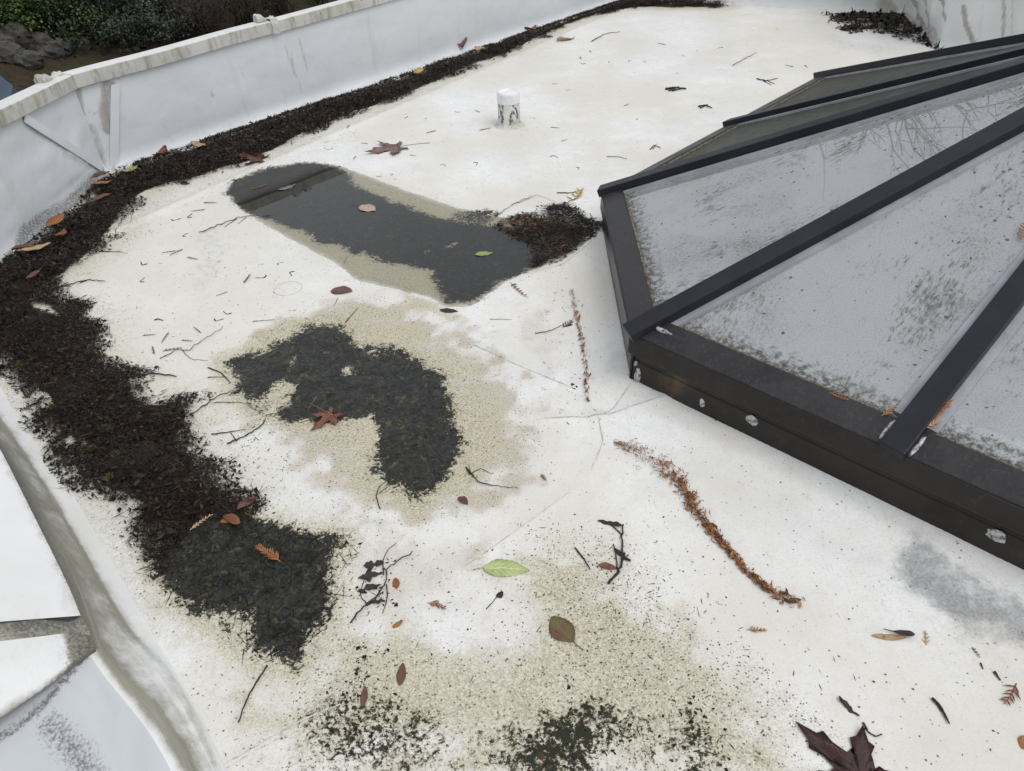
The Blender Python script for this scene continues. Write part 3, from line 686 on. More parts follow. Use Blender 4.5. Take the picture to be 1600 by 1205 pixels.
q = C0 + d1 * (sj - 0.06); lump(long_wall, np.array([*(q - n1 * .03), zc(sj / LL) + .070]), d1, n1, .12, .05, .045, 'splice_cover')
# splice strap folded over the inner edge at the joint
strap = []
for dz, o_ in ((-.002, .026), (.05, .027), (.082, .018), (.083, -.04)):
    for s_ in (-0.05, 0.0):
        p = C0 + d1 * (sj + s_) + n1 * o_; strap.append((*p, zc(sj / LL) + dz))
obj('splice_strap', strap + [(a, b, c - .002) for a, b, c in strap], [(0, 1, 3, 2), (2, 3, 5, 4), (4, 5, 7, 6), (8, 10, 11, 9), (10, 12, 13, 11), (12, 14, 15, 13)], M['coping'], long_wall, np.array(strap[0]), uv=[(i * .1, 0) for i in range(16)], attrs={'topface': [0] * 16})
# lap seam on the long wall
sm0 = on_plane(176.5, 258, [*C0, 0], nl); sm1 = on_plane(179, 131, [*C0, 0], nl); n13 = np.array([*n1, 0])
v, f = box_between(sm0 + n13 * .010, sm1 + n13 * .006, np.array([*d1, 0]), n13, 0.05, -.001, .0035)
obj('lap_seam', v, f, M['wall'], long_wall, sm0, uv=[(p[0] * 3, p[2]) for p in v], attrs={'dirt': [.0] * len(v), 'mould': [0] * len(v)})

n03 = np.array([*n0, 0]); fa = on_plane(36, 184, [*C0, 0], nch); fb = on_plane(156, 262, [*C0, 0], nch); fd = (fb - fa) / np.linalg.norm(fb - fa)
v, f = box_between(fa + n03 * .006, fb + n03 * .010, np.cross(fd, n03), n03, 0.045, -.002, .005)
obj('membrane_flap', v, f, M['wall'], ch_wall, fa, uv=[(p[0] * 3, p[2]) for p in v], attrs={'dirt': [.25] * len(v), 'mould': [0] * len(v)})

# ------------------------------------------------------------------ low curb wall at the lower left, with the raised box on top
def loft(rows, n=60):
    """rows: list of lists of (x,y,z) pixel+height knots; returns grid of points interpolated along each row"""
    G = []
    for r in rows:
        pts = np.array([P(x, y, z) for x, y, z in r])
        s = np.concatenate([[0], np.cumsum(np.linalg.norm(np.diff(pts, axis=0), axis=1))]); s /= s[-1]
        t = np.linspace(0, 1, n)
        G.append(np.column_stack([np.interp(t, s, pts[:, k]) for k in range(3)]))
    return np.array(G)
def smooth_rows(G, k=3):
    for _ in range(k):
        H = G.copy(); H[:, 1:-1] = (G[:, :-2] + 2 * G[:, 1:-1] + G[:, 2:]) / 4; G = H
    return G
rF = [(-120,420,-.012),(-40,500,-.012),(5,575,-.012),(60,668,-.012),(130,770,-.012),(215,905,-.012),(265,1000,-.012),(320,1100,-.012),(372,1205,-.012),(440,1330,-.012)]
rF2 = [(-150,430,.006),(-55,525,.006),(0,620,.006),(45,690,.006),(110,785,.006),(185,920,.006),(230,995,.006),(290,1085,.006),(352,1205,.006),(420,1330,.006)]
rB = [(-180,450,.022),(-70,550,.022),(-12,640,.022),(30,700,.022),(80,775,.022),(122,850,.022),(160,918,.022),(200,985,.022),(255,1035,.022),(295,1095,.022),(344,1205,.02),(400,1330,.02)]
rM = [(-200,460,.07),(-82,560,.07),(-20,648,.07),(24,712,.07),(68,785,.07),(110,858,.068),(145,925,.062),(178,990,.055),(232,1045,.05),(275,1105,.045),(326,1205,.04),(385,1330,.04)]
rC = [(-220,470,.13),(-95,570,.13),(-28,655,.13),(20,722,.13),(60,800,.13),(98,866,.128),(130,935,.12),(149,1000,.108),(160,1026,.10),(200,1070,.085),(240,1112,.075),(270,1150,.07),(300,1205,.065),(350,1330,.06)]
rD = [(-225,470,.132),(-100,570,.132),(-32,656,.132),(15,724,.132),(55,802,.132),(93,868,.130),(124,937,.122),(143,1004,.110),(152,1030,.102),(188,1076,.088),(226,1120,.077),(256,1160,.071),(286,1212,.065),(335,1335,.06)]
rE = [(-400,600,.09),(-300,700,.09),(-200,800,.09),(-120,880,.09),(-40,960,.085),(20,1010,.08),(60,1050,.075),(110,1100,.07),(140,1160,.06),(150,1230,.05),(170,1330,.04)]
rG = [(-600,700,.05),(-500,800,.05),(-400,900,.05),(-250,1020,.05),(-120,1100,.045),(-40,1150,.04),(20,1200,.035),(40,1260,.03),(40,1330,.02)]
G = smooth_rows(loft([rF, rF2, rB, rM, rC, rD, rE, rG], 110), 4)
v51 = np.array([math.cos(math.radians(-51)), math.sin(math.radians(-51)), 0.0]); w51 = np.array([v51[1], -v51[0], 0.0])
G = np.concatenate([G, np.stack([G[:, -1] + v51 * (t_ * .12) for t_ in range(1, 11)], 1)], 1)
G = np.concatenate([G, (G[-1] + w51 * 1.3 - np.array([0, 0, .015]))[None]], 0)
# refine across rows
R_ = []
for a, b, k in zip(G[:-1], G[1:], (3, 4, 5, 6, 2, 10, 6, 4)):
    for t in range(k): R_.append(a + (b - a) * (t / k))
R_.append(G[-1]); G2 = np.array(R_)
wr = fbm(G2[..., 0].ravel() * 2.2 + G2[..., 1].ravel() * .8, G2[..., 1].ravel() * .6, 9, 4).reshape(G2.shape[:2]) - 0.5
nr_ = G2.shape[0]; prof_w = np.interp(np.arange(nr_), [0, 3, 7, 12, 18, 20, 30, nr_], [0, .1, .6, 1, .6, .3, .5, .5])[:, None]
G2[..., 2] += wr * 0.034 * prof_w
ri_ = np.arange(nr_)[:, None]; al2 = np.linspace(0, 2.6, G2.shape[1])[None, :]; fo_ = fbm((al2 * 1.3 + ri_ * 0).ravel(), (ri_ * .06 + al2 * 0).ravel(), 2.2, 3).reshape(G2.shape[:2])
G2[..., 2] += (np.abs(np.sin(ri_ * .75 + fo_ * 11)) - .6) * .010 * prof_w
gv = G2.reshape(-1, 3); nc = G2.shape[1]; k = np.arange(nr_ * nc).reshape(nr_, nc)
fq = np.stack([k[:-1, :-1], k[1:, :-1], k[1:, 1:], k[:-1, 1:]], -1).reshape(-1, 4)
rowi = np.repeat(np.arange(nr_), nc)
alongi = np.tile(np.arange(nc) / (nc - 1), nr_)
pc_ = P(150, 1017, .1); al_ = (gv[:, 0] - pc_[0]) * math.cos(math.radians(-51)) + (gv[:, 1] - pc_[1]) * math.sin(math.radians(-51))
lo_ = sstep(-.22, .12, al_)
d_up = np.interp(rowi, [0, 2, 4, 6, 7, 8, 10, 14, 16, 18, 20, 22, 26], [0, .08, .22, .5, .95, .7, .66, .70, .78, .9, .8, .22, .05])
d_lo = np.interp(rowi, [0, 2, 4, 6, 8, 10, 13, 15, 17, 18, 19, 21, 24], [0, .05, .16, .34, .50, .38, .46, .55, .9, 1.0, .75, .2, .03])
dirt = (d_up * (1 - lo_) + d_lo * lo_) * (0.7 + 0.6 * fbm(gv[:, 0] * 3, gv[:, 1] * 3, 5, 3))
mould = np.zeros(len(gv))
mould = np.maximum(mould, .75 * (1 - sstep(0.0, .07, dist_line(gv, PP([(75, 1125), (120, 1180), (150, 1230)], .07)))))
mould = np.maximum(mould, .9 * (1 - sstep(0.004, .02, dist_line(gv, PP([(148, 1022), (110, 1050), (60, 1085), (0, 1126), (-60, 1160)], .09)))))
M['grey_slope'] = wall_material('grey_slope_tone', (0.53, 0.545, 0.555), 0.0, 0.0, (0.16, 0.145, 0.13), (2, 2, 1))  # greyer tone for the slope past the ridge
low_curb = obj('low_parapet_wall', gv, fq, [M['curb_wall'], M['grey_slope']], None, np.array([-1.2, 1.5, 0]), smooth=True, mat_idx=(np.repeat(np.arange(nr_ - 1), nc - 1) >= 21).astype(int), attrs={'dirt': dirt, 'mould': mould}, uv=np.column_stack([alongi * 2.5, gv[:, 2] * 2 + rowi * .02]))
tag(low_curb, 'low membrane-wrapped curb with olive-stained slope beside the dark litter', 'parapet wall')
low_curb.data.polygons.foreach_set('use_smooth', np.ones(len(low_curb.data.polygons), bool))
# raised box: top sheet, dirty side strip and end face
def boxcap():
    top_edge = [(-230,455,.20),(-120,545,.20),(-40,640,.20),(0,700,.20),(45,790,.20),(90,880,.20),(118,938,.195),(126,962,.19)]
    low_edge = [(-215,470,.135),(-95,570,.135),(-25,655,.135),(22,722,.135),(62,800,.135),(100,868,.132),(134,945,.122),(150,1016,.105)]
    n = 40
    Ge = smooth_rows(loft([low_edge, top_edge], n), 2)
    end_t = loft([[(126,962,.19),(112,972,.192),(60,968,.192),(0,975,.19),(-120,990,.19),(-260,1010,.19)]], n)[0]
    end_m = loft([[(143,992,.155),(112,988,.16),(60,995,.16),(0,1002,.16),(-120,1015,.16),(-260,1040,.16)]], n)[0]
    end_b = loft([[(150,1018,.103),(110,1046,.095),(60,1082,.09),(0,1122,.088),(-100,1180,.085),(-240,1240,.08)]], n)[0]
    V = []; Fc = []; D = []; Mo = []; UV = []
    def grid(rows, dirt_f, mould_f):
        o = len(V); rr = len(rows)
        for i, r in enumerate(rows):
            for j, p in enumerate(r):
                V.append(p); a = i / (rr - 1); D.append(dirt_f(a, j / (n - 1))); Mo.append(mould_f(a, j / (n - 1))); UV.append((j * .06, a * .1))
        for i in range(rr - 1):
            for j in range(n - 1): Fc.append((o + i * n + j, o + i * n + j + 1, o + (i + 1) * n + j + 1, o + (i + 1) * n + j))
    sub = lambda a, b, k: [a + (b - a) * t / k for t in range(k + 1)]
    grid(sub(Ge[0], Ge[1], 6), lambda a, t: .85, lambda a, t: .50 + .25 * a)
    far = loft([[(-420,560,.2),(-330,640,.2),(-260,760,.2),(-200,860,.2),(-180,930,.195),(-180,985,.19)]], n)[0]
    # top, between the strip's top edge and the far side
    grid(sub(Ge[1], far, 10), lambda a, t: max(.5 * (1 - a * 12), .30 * sstep(.9, 1, t) * (a < .6)), lambda a, t: .5 * (1 - sstep(0, .06, a)))
    grid(sub(end_t, end_m, 3), lambda a, t: .75, lambda a, t: .75 - .3 * a + .15 * (t < .3))
    grid(sub(end_m, end_b, 6), lambda a, t: .25 + .6 * (t < .12) + .5 * (a > .85), lambda a, t: .75 * (1 - sstep(.05, .25, t)) + .6 * (a > .95))
    # fill between top sheet's near rim and the end edge is shared: close with a fan strip
    return V, Fc, D, Mo, UV
V, Fc, D_, Mo_, UV_ = boxcap()
cap = obj('raised_cap', V, Fc, M['curb_wall'], low_curb, np.array(V[0]), smooth=False, attrs={'dirt': D_, 'mould': Mo_}, uv=UV_)
tag(cap, 'raised white box end with black grimy edges')

# ------------------------------------------------------------------ skylight
sky_root = empty('skylight', (AP[0], AP[1], 0))
tag(sky_root, 'faceted pyramid skylight with dark bronze frame and algae-spotted glass panes', 'skylight')
SL = np.array([AP[0], AP[1], 0.0])
def facet(A, B):
    e = (B - A) / np.linalg.norm(B - A)
    n = np.cross(e, AP - A); n /= np.linalg.norm(n)
    if n[2] < 0: n = -n
    v = np.cross(n, e)
    if np.dot(v, AP - A) < 0: v = -v
    return e, n, v
def on_edge(A, B, v, depth, n=None):
    """points on lines A->T and B->T at up-slope distance depth from the eave"""
    Ht = np.dot(AP - A, v); t = depth / Ht
    return A + (AP - A) * t, B + (AP - B) * t
sides = []
NP = len(SKY_POLY)
out_n = []
splits = {0: [Q1], 2: [Q4, Q3 + dS * 1.45]}
splits[6] = [mirx(Q1)]; splits[4] = [mirx(Q3 + dS * 1.45), mirx(Q4)]
for i in range(NP):
    A, B = SKY_POLY[i], SKY_POLY[(i + 1) % NP]
    e, n, v = facet(A, B)
    sides.append((A, B, e, n, v))
rafters = []   # (foot, normal-up)
for i in range(NP):
    A, B, e, n, v = sides[i]
    outw = -np.array([v[0], v[1], 0]); outw /= np.linalg.norm(outw)
    # curb panel (slightly inset) and its flange
    vis = i in (1, 2)
    ca, cb = A - outw * .012, B - outw * .012
    nseg = 24
    for nm, z0, z1, off, mt in (('curb_panel', -0.03, 0.108, 0.0, 'curb'), ('curb_flange', 0.108, 0.140, -0.004, 'curb')):
        rows = []
        for z, o_ in ((z0, off), (z1 - .003, off), (z1, off - .003), (z1, off - .03)):
            rows.append([ca + outw * o_ + (cb - ca) * t for t in np.linspace(0, 1, nseg + 1)])
            for p, q_ in zip(rows[-1], range(nseg + 1)): pass
            rows[-1] = [np.array([p[0], p[1], z]) for p in rows[-1]]
        V = [p for r in rows for p in r]; kk = np.arange(len(V)).reshape(4, nseg + 1)
        Fq = np.stack([kk[:-1, :-1], kk[:-1, 1:], kk[1:, 1:], kk[1:, :-1]], -1).reshape(-1, 4)
        di = np.zeros(len(V))
        if i == 2:
            c_ = on_plane(1050, 610, ca, outw); di = 1 - sstep(.03, .10, np.linalg.norm(np.array(V) - c_, axis=1))
        obj(nm, V, Fq, M[mt], sky_root, (A + B) / 2 * np.array([1, 1, 0]), attrs={'dirt': di})
    # fascia under the eave with a drip edge
    v_, f_ = prism([A + outw * .002, B + outw * .002, B - outw * .02, A - outw * .02], [A + outw * .004 - [0, 0, .068], B + outw * .004 - [0, 0, .068], B - outw * .02 - [0, 0, .068], A - outw * .02 - [0, 0, .068]])
    v_ = [p - np.array([0, 0, .004]) for p in v_]
    bevel(obj('fascia', v_, f_, M['curb'], sky_root, (A + B) / 2, attrs={'dirt': [0] * len(v_)}), .003)
    # eave frame lying on the slope, in lengths between rafters
    feet = [A] + splits.get(i, []) + [B]
    for a, b in zip(feet[:-1], feet[1:]):
        a2, b2 = on_edge(a, b, v, 0.088)
        g = e * 0.0015
        top = [a + g, b - g, b2 - g, a2 + g]; bot = [p - n * .030 for p in top]
        bevel(obj('eave_frame', *prism(top, bot), M['frame'], sky_root, (a + b) / 2), .004)
        # gritty sediment line along the glass edge, then the glass
        s1, s2 = on_edge(a, b, v, 0.0885); s3, s4 = on_edge(a, b, v, 0.096)
        if i in (1, 2, 0): obj('sediment_line', *prism([s1 - n * .006, s2 - n * .006, s4 - n * .0105, s3 - n * .0105], [s1 - n * .014, s2 - n * .014, s4 - n * .014, s3 - n * .014]), M['grit'], sky_root, (a + b) / 2)
        g1, g2 = on_edge(a, b, v, 0.06)
        nu, nv_ = 2, 2
        tp = [g1, g2, AP + (b - AP) * 0.02, AP + (a - AP) * 0.02]
        tp = [p - n * .014 for p in tp]; bt = [p - n * .006 for p in tp]
        V, Fq = prism(tp, bt)
        kx = i * 3.1 + 7.3 * np.linalg.norm(a - A)
        uv = [(np.dot(p - A, e) + kx, np.dot(p - A, v)) for p in V]
        o = obj('glass_pane', V, Fq, M['glass_heavy' if i in (0, 7) else 'glass'], sky_root, (a + b) / 2, uv=uv)
        if i == 0: tag(o, 'dark glass pane thick with olive algae')
        ip = [p - n * .045 for p in tp]; V, Fq = prism(ip, [p - n * .006 for p in ip])
        obj('inner_pane', V, Fq, M['inner'], o, (a + b) / 2)
    for ft in feet[:-1]:
        if ft is A:
            pn = sides[i - 1][3]; up = n + pn; up /= np.linalg.norm(up)
        else: up = n
        rafters.append((ft, up, i, ft is A))
for ft, up, i, corner in rafters:
    ax = (AP - ft) / np.linalg.norm(AP - ft); side = np.cross(ax, up); side /= np.linalg.norm(side)
    uu = np.cross(side, ax)
    w = 0.066
    s = ft - ax * 0.008 + uu * 0.001; t = ft + ax * (np.linalg.norm(AP - ft) - .02)
    o = obj('rafter', *box_between(s, t, side, uu, w, -.012, .020), M['rafter'], sky_root, ft); bevel(o, .003)
    # seal strips either side of the rafter, widened and paled as its reflection
    for sg in (-1, 1):
        a_ = ft + ax * .10 + side * sg * (w / 2 + .012); b_ = t + side * sg * (w / 2 + .002)
        obj('gasket_reflection', *box_between(a_, b_, side, uu, .024, -.013 - (.01 if corner else 0), -.004 - (.008 if corner else 0)), M['gasket_reflection'], o, ft)
# apex cap
mb = MB(); ring = [AP + np.array([.13 * math.cos(a), .13 * math.sin(a), .005]) for a in np.linspace(0, 2 * math.pi, 9)[:-1]]
mb.add(([*ring, AP + np.array([0, 0, .07])], [(k, (k + 1) % 8, 8) for k in range(8)] + [tuple(range(7, -1, -1))]))
obj('apex_cap', mb.v, mb.f, M['frame'], sky_root, AP)
# floor of the light well, seen dimly through the glass
v_, f_ = prism([np.array([p[0], p[1], .02]) + (AP * [1, 1, 0] - np.array([p[0], p[1], 0])) * .04 for p in SKY_POLY][::-1], [np.array([p[0], p[1], .0]) + (AP * [1, 1, 0] - np.array([p[0], p[1], 0])) * .04 for p in SKY_POLY][::-1])
obj('light_well_floor', v_, f_, M['inner'], sky_root, SL)
# sealant smears beside the mid rafter foot and at the front corner
A, B, e, n, v = sides[2]
def blob(name, c, ax1, ax2, nn, r1, r2, hgt, mat, parent, seed=0, k=14):
    rr = random.Random(seed); V = [c + nn * hgt]; Fc = []
    for ring_, (rf, hf) in enumerate(((.55, .8), (1.0, .0))):
        for j in range(k):
            a = 2 * math.pi * j / k; q_ = 1 + .28 * (rr.random() - .5)
            V.append(c + ax1 * (r1 * rf * q_ * math.cos(a)) + ax2 * (r2 * rf * q_ * math.sin(a)) + nn * (hgt * hf))
    for j in range(k):
        j2 = (j + 1) % k; Fc.append((0, 1 + j, 1 + j2)); Fc.append((1 + j, 1 + k + j, 1 + k + j2, 1 + j2))
    return obj(name, V, Fc, mat, parent, c, smooth=True)
axr = (AP - Q4) / np.linalg.norm(AP - Q4); sdr = np.cross(axr, n)
for sg, dd in ((-1, .04), (1, .04)):
    c = Q4 + axr * dd + sdr * sg * .040
    blob('sealant', c, axr, sdr, n, .034, .0055, .004, M['sealant'], sky_root, 3 + sg)
outw2 = -np.array([v[0], v[1], 0]); outw2 /= np.linalg.norm(outw2)
pc = A - outw2 * .012
upv = np.array([0, 0, 1.0])
for (x, y, r1, r2, sd_, kind) in ((1097, 630, .009, .017, 5, 0), (1175, 657, .019, .017, 6, 1), (1557, 838, .022, .019, 7, 1), (1175, 690, .004, .004, 8, 0)):
    c = on_plane(x, y, pc + outw2 * .0005, outw2)
    o = blob('screw_sealant', c, e, upv, outw2, r1, r2, .006, M['sealant'], sky_root, sd_)
    if kind:
        V, Fq = tube([c + outw2 * .004, c + outw2 * .010], .006, 6); obj('screw_head', V, Fq, M['steel'], o, c)
c = on_plane(992, 585, pc, outw2) + e * .006
for kq, (du, dz, a1, a2) in enumerate(((.004, 0.0, .012, .030), (-.004, .045, .006, .010))):
    blob('torn_sealant', c + e * du + upv * dz, e, upv, outw2, a1, a2, .012, M['sealant'], sky_root, 30 + kq, 9)
A1, B1, e1, nn1, v1 = sides[1]
blob('corner_sealant', Q3 + (AP - Q3) / np.linalg.norm(AP - Q3) * .06 + e * .050 - n * .002, e, v, n, .045, .008, .010, M['sealant'], sky_root, 44)

# ------------------------------------------------------------------ vent pipe
M['pvc'] = None
def pvc():
    t = NT('painted_pipe'); co = t.coord()
    n1_ = t.noise(26, 5, 0.7, vec=t.scale(co, (1.4, 1.4, .8))); c = t.mix(t.step(t.noise(9, 3), .3, .7), (.70, .70, .68), (.60, .60, .57))
    c = t.mix(t.step(t.noise(14, 5, .7), .45, .65, 0, .6), c, (.34, .36, .26)); c = t.mix(t.step(n1_, .53, .60), c, (.075, .085, .05)); return t.done(t.bsdf(c, .5, t.bump(n1_, .2, .003)))
M['pvc'] = pvc(); M['cap_white'] = simple_mat('white_pipe_cap', (.80, .80, .80), (.70, .70, .69), 40, .45, .1)
M['boot'] = simple_mat('grimy_boot', (.60, .58, .52), (.46, .44, .38), 30, .7)
pb = P(796, 196); pr = .068
vent = empty('vent_pipe', (pb[0], pb[1], 0)); tag(vent, 'short white vent pipe with peeling mottled sides and clean cap', 'vent pipe')
def lathe(prof, c, k=28):
    V = []; Fc = []
    for (r, z) in prof:
        for j in range(k):
            a = 2 * math.pi * j / k; V.append((c[0] + r * math.cos(a), c[1] + r * math.sin(a), z))
    for i in range(len(prof) - 1):
        for j in range(k):
            j2 = (j + 1) % k; Fc.append((i * k + j, i * k + j2, (i + 1) * k + j2, (i + 1) * k + j))
    Fc.append(tuple(range((len(prof) - 1) * k, len(prof) * k))); return V, Fc
obj('pipe', *lathe([(pr, -.01), (pr * .98, .03), (pr * .95, .155)], pb), M['pvc'], vent, pb, smooth=False)
o = obj('cap', *lathe([(pr * .99, .138), (pr * 1.0, .142), (pr * .99, .192), (pr * .94, .200), (pr * .8, .201), (pr * .72, .194), (pr * .3, .194)], pb), M['cap_white'], vent, pb)
wallat = {}
obj('boot', *lathe([(pr * 1.45, -.006), (pr * 1.35, .004), (pr * 1.18, .006), (pr * 1.06, .010), (pr * 1.02, .022)], pb), M['boot'], vent, pb, smooth=True)

# ------------------------------------------------------------------ litter
def litter_material(name, cols, rough=.6, spec=.35):
    t = NT(name); a = t.attr('tone')
    r = t.n('ShaderNodeValToRGB'); t.l(a, r.inputs[0]); r.color_ramp.interpolation = 'CONSTANT'
    el = r.color_ramp.elements
    while len(el) > 1: el.remove(el[0])
    el[0].position = 0; el[0].color = (*cols[0][1], 1)
    for p, c in cols[1:]:
        x = el.new(p); x.color = (*c, 1)
    return t.done(t.bsdf(r.outputs[0], rough, t.bump(t.noise(200, 3), .3, .002), spec))
M['litter'] = litter_material('wet_leaf_litter', [(0, (.009, .0075, .0065)), (.30, (.016, .0125, .010)), (.55, (.027, .020, .015)), (.76, (.043, .030, .021)), (.90, (.062, .034, .021)), (.965, (.11, .045, .02)), (.988, (.17, .085, .04))], .5, .16)
M['rust'] = litter_material('rusty_needles', [(0, (.10, .035, .015)), (.2, (.20, .075, .025)), (.5, (.30, .13, .045)), (.8, (.38, .20, .075)), (.93, (.05, .03, .02))], .65)
M['specks'] = litter_material('dark_specks', [(0, (.025, .022, .016)), (.6, (.05, .035, .022)), (.85, (.11, .05, .025)), (.95, (.06, .065, .025))], .65)
def chips(pts, size, asp, mat, name, label, tones=None, lift=.002, seed=1, thick=.35, tilt=.45, loc=None, twig_frac=0.0, twig_len=(.02, .06), orient=None, oj=3.2):
    """many small crumpled chips and twigs as one mesh; pts (n,3)"""
    r = np.random.default_rng(seed); n = len(pts)
    istw = r.random(n) < twig_frac
    L = np.where(istw, r.uniform(*twig_len, n), size * np.minimum(r.lognormal(0, .45, n), 2.0)); Wd = np.where(istw, r.uniform(.0010, .0022, n), L * r.uniform(*asp, n))
    yaw = r.uniform(0, 2 * np.pi, n) if orient is None else orient + r.normal(0, oj, n)
    ti = r.normal(0, tilt, n) * np.where(istw, .35, 1); ro = r.normal(0, tilt, n)
    cx, sx = np.cos(yaw), np.sin(yaw)
    ct, st_ = np.cos(ti), np.sin(ti)
    ax = np.stack([cx * ct, sx * ct, st_], 1); sd_ = np.stack([-sx, cx, np.zeros(n)], 1)
    up_ = np.cross(ax, sd_); s2 = sd_ * np.cos(ro)[:, None] + up_ * np.sin(ro)[:, None]; u2 = np.cross(ax, s2)
    T = np.where(istw, Wd, Wd * thick)
    c = np.asarray(pts) + np.array([0, 0, 1]) * (np.abs(st_) * L * .5 + lift)[:, None]
    q = lambda a, b, h: c + ax * (a * L)[:, None] + s2 * (b * Wd)[:, None] + u2 * (h * T)[:, None]
    j = lambda s: r.uniform(1 - s, 1 + s, n)
    vs = np.stack([q(-.5 * j(.15), .12 * j(.6), .1), q(-.1 * j(.9), .5 * j(.4), -.1), q(.5 * j(.15), .05 * j(.9), .2 * j(.8)), q(.0 + .15 * j(1) - .15, -.5 * j(.4), -.1), q(.02 * j(3), .02, .55 * j(.5))], 1)
    V = vs.reshape(-1, 3); b = np.arange(n)[:, None] * 5
    Fc = np.concatenate([b + [0, 3, 4], b + [3, 2, 4], b + [2, 1, 4], b + [1, 0, 4]], 1).reshape(-1, 3)
    tn = r.random(n) if tones is None else tones
    loc = V.mean(0) * [1, 1, 0] if loc is None else loc
    me = bpy.data.meshes.new(name); nv = len(V); nf = len(Fc)
    me.vertices.add(nv); me.vertices.foreach_set('co', (V - loc).astype(np.float32).ravel())
    me.loops.add(nf * 3); me.loops.foreach_set('vertex_index', Fc.astype(np.int32).ravel())
    me.polygons.add(nf); me.polygons.foreach_set('loop_start', np.arange(0, nf * 3, 3, dtype=np.int32))
    me.update(calc_edges=True); me.materials.append(mat)
    a = me.attributes.new('tone', 'FLOAT', 'POINT'); a.data.foreach_set('value', np.repeat(tn, 5).astype(np.float32))
    o = bpy.data.objects.new(name, me); COL.objects.link(o); o.location = Vector(loc)
    return tag(o, label, kind='stuff')
def scatter(poly, n, edge=.05, jitter=.08, seed=2, power=1.0, holes=(), shrink=0.0):
    """random ground points in a pixel polygon, thinning at its ragged edge"""
    r = np.random.default_rng(seed); pw = PP(poly); lo = pw.min(0)[:2] - .1; hi = pw.max(0)[:2] + .1
    out = []
    while sum(map(len, out)) < n:
        p = r.uniform(lo, hi, (n * 3, 2)); s = sdf(p, pw) - shrink + (fbm(p[:, 0], p[:, 1], 7, 4) - .5) * jitter * 2
        k_ = np.clip((s + edge) / (edge * 2), 0, 1) ** power
        k_ = k_ * np.where(fbm(p[:, 0] + 9, p[:, 1], 7, 3) < .33, .25, 1)
        for h_ in holes: k_ = np.where(sdf(p, PP(h_)) > -.005, 0, k_)
        out.append(p[r.random(len(p)) < k_])
    p = np.concatenate(out)[:n]; s = sdf(p, pw)
    return p, s
def wallside(p):
    # never let litter poke through the parapet
    k = (sdf(p, np.array([CL, C0, CB, CK, CR, [3.3, 0], [-1, 0]])) > 0.012); return k
AREA_DEB = [(90,446),(78,462),(128,482),(155,530),(165,562),(210,592),(260,622),(310,630),(325,655),(300,690),(335,722),(372,770),(398,792),(350,800),(300,820),(262,860),(240,903),(222,870),(200,830),(170,790),(120,750),(92,722),(62,672),(35,622),(2,572),(-60,520),(-70,430),(0,402),(60,400)]
def heap(poly, n, hmax, seed, edge=.04, jit=.05, wid=.16, holes=(), shrink=0.0):
    p, s = scatter(poly, n, edge, jit, seed, holes=holes, shrink=shrink)
    k_ = wallside(p); p, s = p[k_], s[k_]
    r = np.random.default_rng(seed + 50)
    hh = hmax * sstep(-.02, wid, s) * (0.45 + 1.1 * (fbm(p[:, 0], p[:, 1], 8, 3)))
    z = roof_z(p) + hh * r.uniform(0.25, 1, len(p)) ** .5
    return np.column_stack([p, z]), s
holes_a = ([(162,315),(178,312),(176,322),(160,322)], [(190,318),(202,306),(200,320)], [(48,475),(75,478),(95,500),(68,498)], [(105,690),(112,685),(118,695),(108,700)], [(135,694),(142,692),(146,698),(136,699)])
STRIP = [p for p in DEB if True]
p1, s1 = heap(AREA_DEB, 46000, .036, 11, .045, .09, .2, holes_a, .015)
chips(p1, .0098, (.2, .7), M['litter'], 'leaf_litter', 'deep wet black leaf litter heaped beside the low curb', tones=np.clip(np.random.default_rng(3).random(len(p1)) ** 1.15, 0, 1), seed=21, twig_frac=.30, twig_len=(.02, .075), orient=-.3, oj=.9)
STR2 = [(1145,4),(1138,14),(1075,14),(1000,14),(940,24),(880,46),(800,86),(740,106),(690,131),(640,150),(600,166),(560,179),(500,206),(440,236),(400,256),(350,269),(300,286),(270,291),(235,306),(210,332),(190,366),(160,396),(120,426),(90,446),(40,440),(0,430),(-40,420),(0,402),(30,387),(62,358),(110,316),(168,268),(250,240),(400,191),(540,146),(700,92),(820,51),(940,10),(985,-3),(1060,0)]
p2, s2 = heap(STR2, 62000, .032, 12, .035, .11, .14, holes_a, .045)
chips(p2, .0125, (.22, .7), M['litter'], 'leaf_litter', 'dark leaf litter banked along the foot of the parapet wall', tones=np.clip(np.random.default_rng(4).random(len(p2)) ** 1.1, 0, 1), seed=22, twig_frac=.14, twig_len=(.02, .07), orient=.5, oj=1.2)
for ar_, n_, sd_, lb_ in ((AREA_DEB, 900, 141, 'larger torn leaves and bark matted on the heap by the low curb'), (STR2, 1100, 142, 'larger torn leaves and bark matted on the litter along the wall')):
    pq_, sq_ = heap(ar_, n_, .040, sd_, .012, .03, .1, holes_a); pq_[:, 2] = roof_z(pq_) + .040 * sstep(-.02, .13, sq_) * (.45 + 1.0 * fbm(pq_[:, 0], pq_[:, 1], 8, 3))
    chips(pq_, .018, (.18, .5), M['litter'], 'torn_leaf_litter', lb_, seed=sd_, twig_frac=.4, twig_len=(.06, .17), tilt=.3, thick=.5, tones=.12 + .78 * np.random.default_rng(sd_).random(len(pq_)))
p3, s3 = heap(MUCK, 1500, .002, 13, .03, .04, .1)
chips(p3, .008, (.2, .6), M['litter'], 'leaf_litter', 'thin sodden litter on the black muck below the heap', seed=23, twig_frac=.45, twig_len=(.02, .08), tilt=.05, lift=.0003, tones=np.random.default_rng(5).random(len(p3)) * .8)
p4, s4 = heap(DEB2, 5200, .022, 14, .03, .04, .1)
